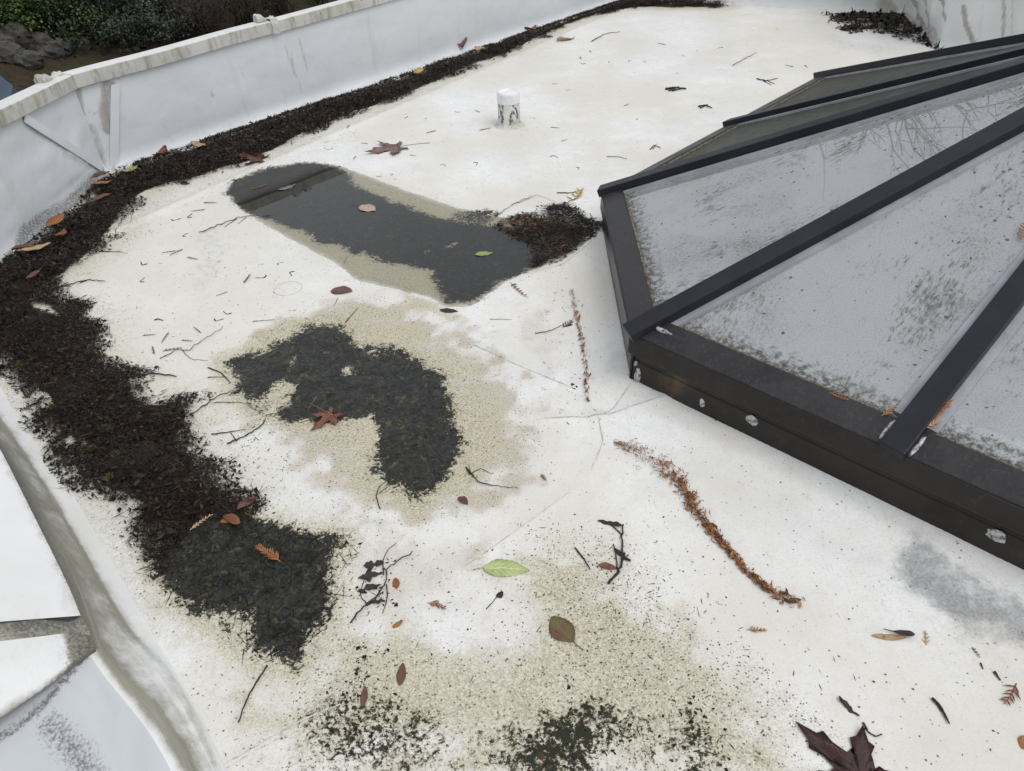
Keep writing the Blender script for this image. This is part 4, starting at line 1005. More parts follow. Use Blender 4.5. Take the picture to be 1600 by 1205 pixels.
tn = np.random.default_rng(6).random(len(p4)); px_red = np.exp(-((p4[:, 0] - P(815, 350)[0]) ** 2 + (p4[:, 1] - P(815, 350)[1]) ** 2) / .02) + np.exp(-((p4[:, 0] - P(880, 390)[0]) ** 2 + (p4[:, 1] - P(880, 390)[1]) ** 2) / .012)
chips(p4, .012, (.2, .6), M['litter'], 'leaf_litter', 'tangle of black twigs and rusty needles at the pond edge by the skylight corner', tones=np.clip(tn * .9 + px_red * .45 * (np.random.default_rng(61).random(len(p4)) < .5), 0, 1), seed=24, twig_frac=.45, twig_len=(.02, .08), orient=.2, oj=.8)
p5, s5 = heap(DEB3, 3500, .05, 15, .08, .12, .2)
chips(p5, .028, (.3, .7), M['litter'], 'leaf_litter', 'dark litter clump in the far right corner', seed=25, twig_frac=.1, twig_len=(.04, .1))
# mound bodies below the loose pieces, so no roof shows through
def mound(poly, h, name, label, st=.03, wid=.12, shrink=.035):
    pw = PP(poly); lo = pw.min(0)[:2] - .1; hi = pw.max(0)[:2] + .1
    X, Y = np.meshgrid(np.arange(lo[0], hi[0], st), np.arange(lo[1], hi[1], st)); p = np.column_stack([X.ravel(), Y.ravel()])
    s = sdf(p, pw) + (fbm(p[:, 0], p[:, 1], 9, 4) - .5) * .16 - shrink
    for h_ in holes_a: s = np.minimum(s, -sdf(p, PP(h_)) - .01)
    z = roof_z(p) - .004 + h * sstep(-.01, wid, s) * (.4 + .9 * fbm(p[:, 0], p[:, 1], 14, 4))
    k = np.arange(X.size).reshape(X.shape); q = np.stack([k[:-1, :-1], k[:-1, 1:], k[1:, 1:], k[1:, :-1]], -1).reshape(-1, 4)
    q = q[(s[q] > -.01).all(1) & (wallside(p)[q]).all(1)]; u = np.unique(q); rm = -np.ones(X.size, int); rm[u] = np.arange(len(u))
    o = obj(name, np.column_stack([p, z])[u], rm[q], M['humus'], None, np.array([*pw.mean(0)[:2], 0]), smooth=True); return tag(o, label, kind='stuff')
M['humus'] = simple_mat('black_humus', (.016, .013, .011), (.03, .022, .016), 90, .8, 1.0, .15)
mound(AREA_DEB, .03, 'humus_mound', 'black humus under the litter by the low curb', .02)
mound(STR2, .024, 'humus_mound', 'black humus under the litter along the parapet', .025, .12, .085)
# rusty needles: the winding row below the skylight and lines beside its curb
def row_needles(path, n, spread, seed, size=.012, name='cedar_needles', label=''):
    r = np.random.default_rng(seed); pts = PP(path); sg = np.linalg.norm(np.diff(pts, axis=0), axis=1); cs = np.concatenate([[0], np.cumsum(sg)]) / sg.sum()
    t = r.random(n); c = np.column_stack([np.interp(t, cs, pts[:, k]) for k in range(2)])
    sp = np.interp(t, np.linspace(0, 1, len(spread)), spread)
    c = c + r.normal(0, 1, (n, 2)) * sp[:, None]
    z = roof_z(c) + r.random(n) * sp * .8
    d_ = pts[-1] - pts[0]
    return chips(np.column_stack([c, z]), size, (.14, .35), M['rust'], name, label, seed=seed, twig_frac=.25, twig_len=(.008, .022), orient=math.atan2(d_[1], d_[0]), oj=.7, lift=.001)
row_needles([(962,690),(985,700),(1010,716),(1040,732),(1062,752),(1075,775),(1085,795),(1110,825),(1140,862),(1165,890),(1190,912),(1215,930),(1238,940)], 1300, [.004, .016, .020, .016, .008, .011, .009, .007, .007, .005, .006, .010], 31, .013, label='winding row of rusty cedar needles below the skylight')
row_needles([(893,455),(897,480),(905,520),(912,560),(916,600),(918,632)], 260, [.006, .004, .004, .004], 32, .014, label='thin line of rusty needles in the fold beside the skylight curb')
row_needles([(1160,16),(1140,8),(1100,10),(1060,2)], 60, [.03, .03], 33, .03, label='few rusty needles at the far wall foot')
# loose specks over the whole roof
sp_pts = []
for poly, n_, ed in ((BOT, 750, .1), (HALO, 380, .1), ([(860,800),(1000,820),(1100,940),(1240,1080),(900,1100),(860,960)], 480, .1), ([(180,300),(420,270),(560,170),(900,60),(1200,60),(1250,120),(900,280),(600,250),(330,340)], 380, .1), ([(110,440),(200,360),(350,330),(520,430),(420,520),(330,640),(200,580)], 420, .1),
                    ([(400,560),(380,520),(540,480),(700,500),(760,600),(740,760),(600,830),(400,760)], 300, .1), ([(1000,700),(1300,900),(1600,1010),(1600,1205),(1300,1205)], 160, .1), ([(860,430),(900,440),(920,640),(840,600)], 160, .05), ([(310,640),(420,660),(460,760),(400,800),(340,700)], 380, .05), ([(170,360),(230,310),(300,290),(420,250),(560,190),(560,215),(300,320),(200,390)], 700, .04), ([(800,300),(920,320),(900,420),(840,420)], 160, .05)):
    p, s = scatter(poly, n_, ed, .1, 40 + len(sp_pts)); sp_pts.append(p)
sp = np.concatenate(sp_pts); sp = sp[(sdf(sp, SKY2) < -.02) & wallside(sp)]
chips(np.column_stack([sp, roof_z(sp)]), .0036, (.2, .8), M['specks'], 'debris_specks', 'fine dark crumbs of bark and leaf strewn over the membrane', seed=41, tilt=.2, lift=.0008, twig_frac=.10, twig_len=(.008, .025))
dl_ = np.concatenate([scatter(p_, n_, .03, .05, 70 + i_)[0] for i_, (p_, n_) in enumerate((([(820,1130),(880,1085),(905,1080),(930,1120),(1000,1140),(960,1205),(820,1205)], 150), ([(1060,1110),(1100,1100),(1130,1140),(1120,1205),(1040,1205)], 90), ([(560,1010),(590,1010),(600,1060),(560,1070)], 60), ([(560,890),(600,890),(605,935),(570,950)], 60), ([(500,1060),(600,1080),(640,1150),(560,1180),(500,1140)], 160)))])
chips(np.column_stack([dl_, roof_z(dl_)]), .0062, (.3, .9), M['litter'], 'algae_flakes', 'flakes of dried black algae on the lower beige film', seed=43, tilt=.15, lift=.0005)

# ------------------------------------------------------------------ leaves, twigs, sprigs
def leaf_material(name, c1, c2, spot=(.05, .03, .02), rough=.5, veins=.35, spots=.2):
    t = NT(name); uv = t.attr('uvp', 1); s_ = t.n('ShaderNodeSeparateXYZ'); t.l(uv, s_.inputs[0])
    n1_ = t.noise(28, 5, .65); c = t.mix(t.step(n1_, .35, .65), c1, c2)
    av = t.math('ABSOLUTE', s_.outputs[1])
    wv = t.math('SINE', t.math('MULTIPLY', t.math('SUBTRACT', s_.outputs[0], t.math('MULTIPLY', av, .55)), 46.0))
    vn = t.math('MAXIMUM', t.step(wv, .90, .98), t.step(av, .015, .035, 1, 0))
    c = t.mix(t.math('MULTIPLY', vn, veins), c, tuple(min(1, v * 1.9 + .02) for v in c1))
    c = t.mix(t.math('MULTIPLY', t.step(t.noise(60, 4, .7), .60, .68), spots * 3), c, spot)
    h = t.math('ADD', n1_, t.math('MULTIPLY', vn, -.5))
    return t.done(t.bsdf(c, rough, t.bump(h, .5, .002), .4))
LM = {
 'green': leaf_material('pale_green_leaf', (.42, .45, .21), (.33, .38, .15), veins=.5, spots=.10),
 'olive': leaf_material('olive_brown_leaf', (.115, .105, .035), (.13, .055, .035), veins=.2),
 'ygreen': leaf_material('yellow_green_leaf', (.28, .32, .09), (.22, .27, .07)),
 'orange': leaf_material('orange_leaf', (.32, .125, .035), (.21, .075, .025)),
 'rust': leaf_material('rust_leaf', (.20, .075, .035), (.13, .045, .025)),
 'brown': leaf_material('brown_leaf', (.13, .062, .042), (.09, .042, .030)),
 'dark': leaf_material('dark_brown_leaf', (.052, .024, .020), (.034, .017, .015), veins=.3, rough=.38),
 'black': leaf_material('sodden_leaf', (.028, .022, .020), (.018, .014, .013)),
 'tan': leaf_material('tan_leaf', (.42, .29, .16), (.34, .21, .11)),
 'yellow': leaf_material('yellow_leaf', (.50, .34, .09), (.38, .24, .06)),
 'pinktan': leaf_material('floating_tan_leaf', (.44, .34, .26), (.36, .26, .20)),
 'mauve': leaf_material('mauve_brown_leaf', (.20, .115, .095), (.12, .065, .055)),
 'grey': leaf_material('drowned_grey_leaf', (.16, .15, .12), (.11, .10, .08)),
}
M['twig'] = simple_mat('dark_twig', (.035, .025, .018), (.018, .013, .010), 120, .7, .4)
M['twig_brown'] = simple_mat('brown_twig', (.10, .055, .032), (.06, .033, .02), 120, .7, .4)
M['twig_tan'] = simple_mat('tan_stick', (.34, .22, .11), (.22, .13, .06), 120, .7, .4)
def frame_on(a, b):
    """ground frame from pixel a (base) to pixel b (tip)"""
    A_, B_ = P(*a), P(*b); d_ = (B_ - A_); L = np.linalg.norm(d_); return A_, d_ / L, L
def place(V2, A_, ax, z0):
    sd_ = np.array([-ax[1], ax[0], 0])
    V2 = np.asarray(V2)
    pts = A_ + ax * V2[:, :1] + sd_ * V2[:, 1:2]
    pts[:, 2] = V2[:, 2] + z0
    return pts
def gz_at(A_, h=None): return float(roof_z(np.array([A_[:2]]))[0]) if h is None else h
def leaf(a, b, wid, mat, label, name='leaf', serr=.0, curl=.12, stem=.0, z=None, shape=.45, cat='leaf', group=None, seed=0, stem_mat='twig_brown', tilt=0.0, roll=0.0, rag=0.0):
    """ovate blade from pixel a (stem end) to pixel b (tip), width ratio wid"""
    A_, ax, L = frame_on(a, b); r = random.Random(seed); n = 18; m = 5
    V = []; UV = []
    bend = r.uniform(-.08, .08)
    for i in range(n + 1):
        t = i / n; w = (math.sin(math.pi * t ** (math.log(.5) / math.log(shape))) ** .8 if 0 < t < 1 else 0.0) * wid * L / 2
        if serr: w *= 1 + serr * (1 if i % 2 else -1)
        else: w *= 1 + .05 * (r.random() - .5)
        rg = lambda q: 1 - rag * (.5 + .3 * math.sin(t * 11 + seed * q) + .2 * math.sin(t * 23 + seed * 2.3 * q))
        wl, wr_ = w * rg(1.7), w * rg(-2.9)
        for j in range(-m // 2 + 1, m // 2 + 1):
            f = j / (m // 2); w = wl if j < 0 else wr_
            zz = curl * L * (abs(f) ** 1.6 * .55 * (.5 + .5 * math.sin(t * 5 + seed)) + .5 * (t - .5) ** 2) + .0015 + tilt * t * L + roll * f * w + .012 * L * math.sin(t * 17 + f * 2 + seed)
            V.append((t * L, f * w + bend * L * math.sin(math.pi * t), zz)); UV.append((t, f * .45))
    k = 2 * (m // 2) + 1; Fc = []
    for i in range(n):
        for j in range(k - 1): Fc.append((i * k + j, (i + 1) * k + j, (i + 1) * k + j + 1, i * k + j + 1))
    V = np.array(V); V[:, 2] -= V[:, 2].min() - .001
    z0 = gz_at(A_, z)
    o = obj(name, place(V, A_, ax, z0), Fc, LM[mat], None, np.array([A_[0], A_[1], z0]), smooth=True, uv=UV)
    so = o.modifiers.new('thickness', 'SOLIDIFY'); so.thickness = .0006
    tag(o, label, cat, group)
    if stem:
        zb = V[:k, 2].mean(); S = [(-stem * L * t, .10 * L * stem * math.sin(t * 2.4) * r.choice((-1, 1)), zb * (1 - t) + .0015) for t in (0, .35, .7, 1)]
        S = [( *s[:2], s[2]) for s in S]; sg = r.choice((-1, 1)); S = [(-stem * L * t, sg * .18 * stem * L * t * t, zb * (1 - t) + .0015) for t in (0, .3, .65, 1)]
        v_, f_ = tube(place(S, A_, ax, z0), [.0011, .0009, .0009, .0013], 5)
        obj('stem', v_, f_, M[stem_mat], o, np.array([A_[0], A_[1], z0]))
    return o
def maple(a, b, mat, label, z=None, curl=.10, stem=.45, seed=0, lobes=5, squash=1.0, stem_side=None, group=None):
    """palmate leaf: pixel a is where the stem joins, pixel b the tip of the middle lobe"""
    A_, ax, L = frame_on(a, b); r = random.Random(seed)
    out = []
    angs = [-118, -62, 0, 62, 118] if lobes == 5 else [-70, 0, 70]
    lens = [.50, .84, 1.0, .84, .50] if lobes == 5 else [.8, 1, .8]
    out.append((-.05, -.10)) 
    for q_, (an, le) in enumerate(zip(angs, lens)):
        an = math.radians(an + r.uniform(-5, 5)); le *= r.uniform(.9, 1.08)
        def pt(f, da): return (le * f * math.cos(an + da), le * f * math.sin(an + da))
        out += [pt(.52, -.30), pt(.70, -.30), pt(.72, -.14), pt(1.0, 0.0), pt(.74, .14), pt(.69, .30), pt(.52, .28)]
        if q_ < len(angs) - 1:
            an2 = math.radians((angs[q_] + angs[q_ + 1]) / 2); out.append((.34 * math.cos(an2), .34 * math.sin(an2)))
    out.append((-.05, .10))
    n = len(out); rings = [1.0, .66, .33]
    V = []; UV = []
    for rr in rings:
        for (x, y) in out:
            x_, y_ = x * rr, y * rr * squash; d_ = math.hypot(x_, y_); an = math.atan2(y_, x_)
            zz = curl * L * (d_ ** 1.5 * (.55 + .45 * math.sin(an * 3 + seed)) + .10 * math.sin(x_ * 9 + seed) * d_)
            V.append((x_ * L, y_ * L, zz)); UV.append((d_, (abs(((math.degrees(an) + 31) % 62) - 31) / 62)))
    V.append((0, 0, 0)); UV.append((0, 0)); Fc = []
    for i in range(2):
        for j in range(n): j2 = (j + 1) % n; Fc.append((i * n + j, i * n + j2, (i + 1) * n + j2, (i + 1) * n + j))
    for j in range(n): Fc.append((2 * n + j, 2 * n + (j + 1) % n, 3 * n))
    V = np.array(V); V[:, 2] -= V[:, 2].min() - .0015; z0 = gz_at(A_, z)
    o = obj('maple_leaf', place(V, A_, ax, z0), Fc, LM[mat], None, np.array([A_[0], A_[1], z0]), smooth=True, uv=UV)
    so = o.modifiers.new('thickness', 'SOLIDIFY'); so.thickness = .0006
    tag(o, label, 'leaf', group)
    if stem:
        zb = V[-1, 2]; sg = stem_side or r.choice((-1, 1))
        S = [(-stem * L * t, sg * .25 * stem * L * t * t, zb * (1 - t) + .002) for t in (0, .25, .5, .75, 1)]
        obj('stem', *tube(place(S, A_, ax, z0), [.0016, .0012, .0011, .0011, .0018], 5), M['twig_brown'], o, np.array([A_[0], A_[1], z0]))
    return o
def twig(path, rad, label, branches=(), mat='twig', group=None, z=None, name='twig', seed=0, cat='twig', knots=True):
    r = random.Random(seed)
    def run(pp, r0, r1):
        pts = PP(pp); n = max(4, len(pts) * 4)
        s = np.concatenate([[0], np.cumsum(np.linalg.norm(np.diff(pts, axis=0), axis=1))]); Ls = s[-1]; t = np.linspace(0, Ls, n)
        q = np.column_stack([np.interp(t, s, pts[:, k]) for k in range(3)])
        q[1:-1] = (q[:-2] + 2 * q[1:-1] + q[2:]) / 4
        jn = min(.003, Ls * .006); q[:, 0] += [r.gauss(0, jn) for _ in range(n)]; q[:, 1] += [r.gauss(0, jn) for _ in range(n)]
        zz = roof_z(q) if z is None else np.full(n, z)
        q[:, 2] = zz + r0 + np.array([abs(math.sin(i * 1.3 + seed)) * Ls * .02 for i in range(n)])
        rad_ = [(r0 + (r1 - r0) * i / (n - 1)) * r.uniform(.8, 1.25) for i in range(n)]
        return tube(q, rad_, 5), q
    mb = MB(); (vf, q) = run(path, rad, rad * .55); mb.add(vf)
    base = q[0] * [1, 1, 0]
    for bp in branches: mb.add(run(bp, rad * .7, rad * .35)[0])
    o = obj(name, mb.v, mb.f, M[mat], None, base, smooth=True)
    return tag(o, label, cat, group)
def sprig(a, b, label, mat='rust', n=9, wid=.35, z=None, name='cedar_sprig', seed=0, cat='sprig', group=None, lift=0.0, plane=None):
    """flat frond: central rib with paired leaflets"""
    if plane is None: A_, ax, L = frame_on(a, b)
    else:
        A_ = on_plane(*a, *plane); B_ = on_plane(*b, *plane); ax = B_ - A_; L = np.linalg.norm(ax); ax /= L
    r = random.Random(seed)
    nn = np.array([0, 0, 1.0]) if plane is None else plane[1]
    sd_ = np.cross(nn, ax); z0 = gz_at(A_, z) if plane is None else 0
    org = A_ + nn * lift if plane is not None else np.array([A_[0], A_[1], z0])
    to = lambda x, y, h: org + ax * (x * L) + sd_ * (y * L) + nn * h
    rib = MB(); rib.add(tube([to(t, .06 * math.sin(t * 2.5 + seed), .002 + .03 * L * t) for t in np.linspace(0, 1, 6)], [.0012] * 3 + [.0009] * 3, 4))
    o = obj(name, rib.v, rib.f, LM[mat], None, org, uv=[(0, 0)] * len(rib.v))
    tag(o, label, cat, group)
    lf = MB()
    for i in range(n):
        t = .12 + .85 * i / n
        for sg in (-1, 1):
            le = wid * (1 - .65 * t) * r.uniform(.7, 1.1); an = math.radians(r.uniform(32, 52)) * sg; y0 = .06 * math.sin(t * 2.5 + seed)
            w_ = .028
            c = lambda f, w: (t + le * f * math.cos(an) - w * math.sin(an), y0 + le * f * math.sin(an) + w * math.cos(an))
            hb = .002 + .03 * L * t
            pts = [to(*c(0, -w_ * .5), hb), to(*c(.5, -w_), hb + .0015), to(*c(1, 0), hb + r.uniform(0, .05) * L), to(*c(.5, w_), hb + .0025), to(*c(0, w_ * .5), hb)]
            lf.add((pts, [(0, 1, 2, 3, 4)]))
    l_ = obj('leaflets', lf.v, lf.f, LM[mat], o, org, uv=[(.5, .2)] * len(lf.v))
    so = l_.modifiers.new('thickness', 'SOLIDIFY'); so.thickness = .0008
    return o
HZ = .045   # resting height on the litter
# --- leaves lying on the litter by the wall
leaf((220,276), (197,281), .75, 'ygreen', 'yellow-green oval leaf on the black litter below the wall corner', z=HZ, curl=.15, seed=1)
leaf((303,238), (326,242), .45, 'tan', 'pale straw leaf on the litter strip, right of the yellow-green leaf', z=HZ, curl=.25, seed=2)
leaf((250,255), (264,244), .45, 'rust', 'small rusty leaf on the litter strip between two paler leaves', z=HZ, curl=.25, seed=3)
leaf((178,296), (148,306), .48, 'orange', 'orange-brown leaf on the litter close under the corner crease', z=HZ, curl=.15, seed=4, tilt=.1)
leaf((178,284), (148,296), .42, 'brown', 'brown curled leaf just above the orange-brown one at the corner', z=HZ + .01, curl=.2, seed=5)
leaf((180,318), (144,330), .32, 'brown', 'narrow brown leaf beside the bare white gap in the litter', z=HZ, curl=.2, seed=6)
leaf((80,370), (110,356), .55, 'orange', 'cinnamon leaf tipped up on the litter at the foot of the angled wall', z=HZ + .005, curl=.12, seed=7, tilt=.25, roll=.2)
leaf((95,385), (108,374), .6, 'rust', 'small rust leaf just below the cinnamon leaf', z=HZ, curl=.2, seed=8)
leaf((86,396), (37,409), .35, 'tan', 'long tan leaf spotted brown on the litter near the left edge', z=HZ, curl=.10, seed=9)
leaf((62,390), (25,404), .40, 'brown', 'brown leaf lying behind the long tan leaf', z=HZ - .01, curl=.2, seed=10)
leaf((70,440), (48,450), .55, 'brown', 'dull brown leaf on litter lowest of those by the angled wall', z=HZ, curl=.2, seed=101)
leaf((648,124), (664,118), .6, 'yellow', 'small yellow leaf on the litter strip at mid wall', z=HZ - .01, curl=.3, seed=11)
leaf((745,88), (757,82), .7, 'tan', 'pale flake of leaf beside the upright brown leaf', z=HZ - .01, curl=.3, seed=12)
leaf((820,55), (838,50), .5, 'rust', 'rusty leaf on the farther part of the litter strip', z=HZ - .01, curl=.3, seed=121)
leaf((870,66), (898,60), .35, 'tan', 'tan curled leaf on bare membrane near the far litter', curl=.25, seed=13)
# upright leaf against the wall
up0 = P(713, 90); o = leaf((724,84), (712,78), .8, 'brown', 'brown leaf standing upright against the long wall', z=.035, curl=.35, seed=14, tilt=.95)
maple((408,250), (366,248), 'brown', 'curled brown maple leaf at the litter edge above the dark pond', curl=.35, stem=.0, seed=15, squash=.9)
maple((622,231), (571,243), 'mauve', 'dull mauve maple leaf lying alone between pond and vent pipe', curl=.22, stem=.9, seed=16, squash=.85)
maple((519,648), (484,674), 'rust', 'red-brown maple leaf lying on the middle muck patch', z=.001, curl=.08, stem=.0, seed=17, squash=.8)
twig([(520,650),(500,640),(482,630)], .0012, 'thin stalk lying beside the red-brown maple leaf on the muck', z=.001, mat='twig_tan', seed=17)
maple((1345,1215), (1240,1128), 'dark', 'large dark wet maple leaf at the bottom edge of the roof', curl=.10, stem=0, seed=18, squash=.9)
# --- pond leaves
leaf((562,322), (586,329), .75, 'pinktan', 'pinkish tan round leaf floating on the pond', z=-.003, curl=.06, seed=19, stem=.45)
leaf((742,398), (770,395), .52, 'ygreen', 'olive green oval leaf floating on the pond towards the debris tangle', z=-.003, curl=.03, seed=20)
leaf((434,297), (462,288), .38, 'grey', 'grey drowned leaf in the shaded upper end of the pond', z=-.003, curl=.04, seed=21)
sprig((390,296), (416,288), 'reddish sprig floating in the upper end of the pond', n=5, wid=.25, z=-.003, seed=22)
leaf((517,455), (551,456), .72, 'brown', 'heart-shaped brown leaf on the ridge between the two ponds', curl=.06, seed=23, stem=.0, shape=.40)
twig([(528,467),(521,479)], .0011, 'short stalk at the base of the heart-shaped leaf', mat='twig_brown', seed=24)
leaf((687,485), (716,487), .40, 'black', 'blackened oval leaf on the beige rim below the pond tip', curl=.05, seed=25)
leaf((796,345), (812,352), .4, 'rust', 'red leaf scrap at the pond edge left of the debris tangle', z=-.002, curl=.1, seed=251)
# --- open roof, lower half
leaf((755,890), (827,893), .47, 'green', 'large pale green toothed leaf on the white membrane', serr=.05, curl=.05, seed=26, stem=.22, stem_mat='twig_tan', shape=.42)
leaf((896,1005), (862,966), .72, 'olive', 'olive and red-brown rounded leaf with a stalk, lower middle roof', serr=.04, curl=.06, seed=27, stem=.35, shape=.5)
leaf((366,812), (347,822), .62, 'orange', 'orange leaf rolled up on the black muck', z=.006, curl=.35, seed=28)
leaf((376,822), (350,812), .45, 'rust', 'second rolled rust leaf tucked beside the orange one on the muck', z=.006, curl=.3, seed=281)
leaf((400,775), (372,800), .45, 'brown', 'reddish brown leaf at the upper edge of the black muck', z=.004, curl=.15, seed=29)
sprig((436,881), (403,852), 'orange feathery cedar sprig lying on the black muck', mat='orange', n=10, wid=.30, z=.001, seed=30)
sprig((303,842), (340,820), 'tan feathered sprig on the litter left of the rolled orange leaf', mat='tan', n=6, wid=.22, z=.035, seed=31)
sprig((668,944), (697,953), 'coppery flat sprig on white membrane below the large green leaf', mat='orange', n=6, wid=.42, seed=32)
leaf((618,905), (620,921), .55, 'orange', 'small orange flake right of the black twig cluster', curl=.2, seed=33)
leaf((614,981), (629,972), .5, 'orange', 'small orange flake below the black twig cluster', curl=.25, seed=34)
leaf((625,1072), (630,1037), .38, 'brown', 'brown bean-shaped seed leaf standing out in the lower beige film', curl=.05, seed=35)
leaf((566,1106), (571,1073), .32, 'brown', 'slim brown leaf below and left of the bean-shaped one', curl=.08, seed=36)
leaf((716,778), (731,789), .55, 'brown', 'little brown cupped leaf right below the middle muck patch', curl=.35, seed=37)
leaf((935,885), (965,890), .42, 'rust', 'rust leaf scrap caught under the black upright twig', curl=.15, seed=38)
leaf((1310,1090), (1342,1120), .35, 'dark', 'torn dark leaf piece above the large wet maple leaf', curl=.15, rag=.7, seed=39)
leaf((1362,994), (1415,998), .22, 'tan', 'slender tan leaf under the brown winged seed', curl=.1, seed=40, shape=.5)
leaf((1378,986), (1428,995), .24, 'dark', 'dark winged maple seed lying on the slender tan leaf', name='maple_seed', curl=.05, seed=41, shape=.75, cat='seed', z=.006)
sprig((1445,1008), (1446,986), 'small tan tuft right of the winged seed', mat='tan', n=3, wid=.45, seed=42)
sprig((1520,1012), (1530,1028), 'bent red scrap near the right edge of the roof', n=3, wid=.3, seed=43)
sprig((1588,1068), (1566,1100), 'dry rust sprig by the right edge above the bottom corner', n=5, wid=.5, seed=44)
leaf((1605,1152), (1597,1170), .7, 'orange', 'orange leaf cut by the right edge near the bottom', curl=.2, seed=45)
sprig((1168,986), (1198,984), 'coppery sprig alone on membrane right of the needle row', mat='orange', n=5, wid=.35, seed=46)
sprig((845,742), (854,752), 'tiny red sprig in the middle of the roof', n=4, wid=.5, seed=47)
leaf((1228,938), (1252,937), .35, 'brown', 'brown scrap closing the lower end of the needle row', curl=.2, seed=48)
# --- twigs
twig([(547,975),(565,955),(588,935),(605,912),(602,893),(612,885),(645,864)], .0022, 'black branching twig cluster with clinging muck in lower middle', branches=[[(600,900),(598,878),(606,860),(620,850)],[(604,915),(606,935),(598,960)],[(575,948),(562,930),(570,905)],[(585,935),(600,925)]], seed=1)
for q_, (a_, b_, w_) in enumerate((((568,885),(600,880),.8),((558,925),(596,915),.5),((575,945),(604,940),.45),((560,905),(598,895),.7))):
    leaf(a_, b_, w_, 'black', ('topmost', 'third from the top', 'lowest', 'second from the top')[q_] + ' of the sodden black leaves on the branching twig cluster', curl=.12, seed=60 + q_, rag=.9, group='sodden leaves on the twig cluster')
twig([(949,915),(965,898),(972,885),(972,850),(973,822)], .0032, 'black upright twig with a tuft, right of the olive leaf', branches=[[(972,838),(955,822),(935,816)],[(965,895),(962,870),(958,852)],[(970,880),(982,868)]], seed=2)
leaf((972,824), (934,815), .32, 'black', 'black narrow leaf at the top of the upright twig', curl=.1, rag=.6, seed=64)
leaf((960,860), (985,880), .5, 'black', 'black crumpled leaf low on the upright twig', curl=.2, rag=.85, seed=65)
twig([(898,858),(910,872),(922,891)], .0022, 'short thick black stick left of the upright twig', seed=3)
twig([(760,953),(772,940),(780,930)], .0012, 'thin stalk with a dark bud head below the green leaf', seed=4)
leaf((776,934), (786,928), .9, 'black', 'dark bud head on the thin stalk below the green leaf', name='bud', curl=.4, seed=66, cat='bud')
twig([(733,735),(748,755),(780,762),(810,764)], .0016, 'curved twig reaching right from the middle muck patch', branches=[[(735,740),(752,732),(768,742)],[(738,745),(732,725)]], seed=5)
twig([(594,796),(588,778),(592,760),(610,748)], .0015, 'dark twig hooked at the bottom of the middle muck patch', branches=[[(592,772),(615,752),(622,746)]], seed=6)
twig([(418,1040),(405,1062),(390,1085),(373,1130)], .0024, 'long dark stick slanting down from the black muck', seed=7)
twig([(1455,1092),(1468,1105),(1483,1133)], .0034, 'dark pointed twig alone at lower right', branches=[[(1463,1100),(1470,1112)]], seed=8)
twig([(1348,1130),(1356,1145),(1368,1152),(1378,1148)], .0020, 'black crooked twig at the tip of the large wet maple leaf', branches=[[(1352,1138),(1340,1150)]], seed=9)
twig([(1286,1168),(1300,1172),(1315,1190),(1325,1198)], .0036, 'bundle of brown stalks lying on the large wet maple leaf', branches=[[(1290,1165),(1302,1180)],[(1310,1178),(1322,1192)]], mat='twig_brown', z=.012, seed=10)
twig([(1553,1050),(1563,1064)], .0028, 'short thick black stick right of the winged seed', seed=11)
twig([(1532,1036),(1536,1046)], .0018, 'tiny black stick above the short thick one near the right edge', seed=12)
twig([(250,562),(285,545),(290,552),(350,512)], .0016, 'forked twig on white membrane between litter and middle patch', branches=[[(285,548),(298,562),(325,564)]], mat='twig_brown', seed=13)
twig([(75,454),(110,445),(140,438),(165,441)], .0028, 'knobbly black twig sticking out of the litter near the angled wall', branches=[[(125,442),(142,436)]], seed=14)
twig([(115,468),(135,470),(152,473)], .0016, 'straight thin stick below the knobbly black twig', seed=15)
twig([(155,393),(193,394)], .0020, 'short straight stick at the litter edge under the tan scatter', seed=16)
twig([(313,366),(345,352),(380,340),(410,338),(430,334)], .0022, 'long dark twig ending at the pond rim', branches=[[(370,343),(350,356)],[(385,340),(372,350)]], seed=17)
twig([(205,590),(240,585),(277,590)], .0034, 'dark rooty stick at the right edge of the litter heap', seed=18)
twig([(325,575),(345,582),(360,598)], .0022, 'dark stick lying across the left tip of the middle patch', branches=[[(325,590),(355,588)]], seed=19)
twig([(300,650),(340,620),(372,608),(395,612)], .0020, 'slanting dark twig from the litter to the middle patch', branches=[[(335,630),(380,628),(400,640)]], seed=20)
twig([(355,695),(390,680),(410,665),(415,655)], .0026, 'dark twig hung with black scraps between litter and middle patch', branches=[[(370,690),(360,676)],[(330,680),(385,672)]], seed=21)
twig([(495,620),(482,640)], .001, 'hair-thin stalk on the middle muck patch', mat='twig_tan', z=.001, seed=22)
twig([(180,365),(195,340),(208,328),(205,350)], .0014, 'looping wiry stem at the litter edge, left of the pond', mat='twig_brown', seed=23)
twig([(1145,104),(1165,92),(1183,84)], .0028, 'long thin dark twig on the far membrane before the skylight', mat='twig_brown', seed=24)
twig([(925,66),(945,54),(968,52)], .004, 'dark twig on the far membrane near the long seam', seed=25)
twig([(1182,125),(1198,128),(1215,124)], .004, 'dark branching twig left of the far skylight edge', branches=[[(1192,127),(1205,134)],[(1200,128),(1210,132)]], mat='twig', seed=26)
twig([(1040,141),(1055,139),(1072,141)], .008, 'black clump of bark on the far membrane', branches=[[(1045,143),(1060,137)],[(1050,143),(1066,140)]], seed=27)
twig([(1091,168),(1102,166),(1112,170)], .006, 'smaller black bark clump nearer the skylight', branches=[[(1094,170),(1106,164)]], seed=28)
twig([(948,246),(965,246),(980,250)], .0018, 'thin curved stalk on the membrane above the skylight corner', seed=29)
twig([(1016,235),(1022,228),(1032,233)], .0028, 'small crossed dark twig above the skylight corner', branches=[[(1020,234),(1026,226)]], seed=30)
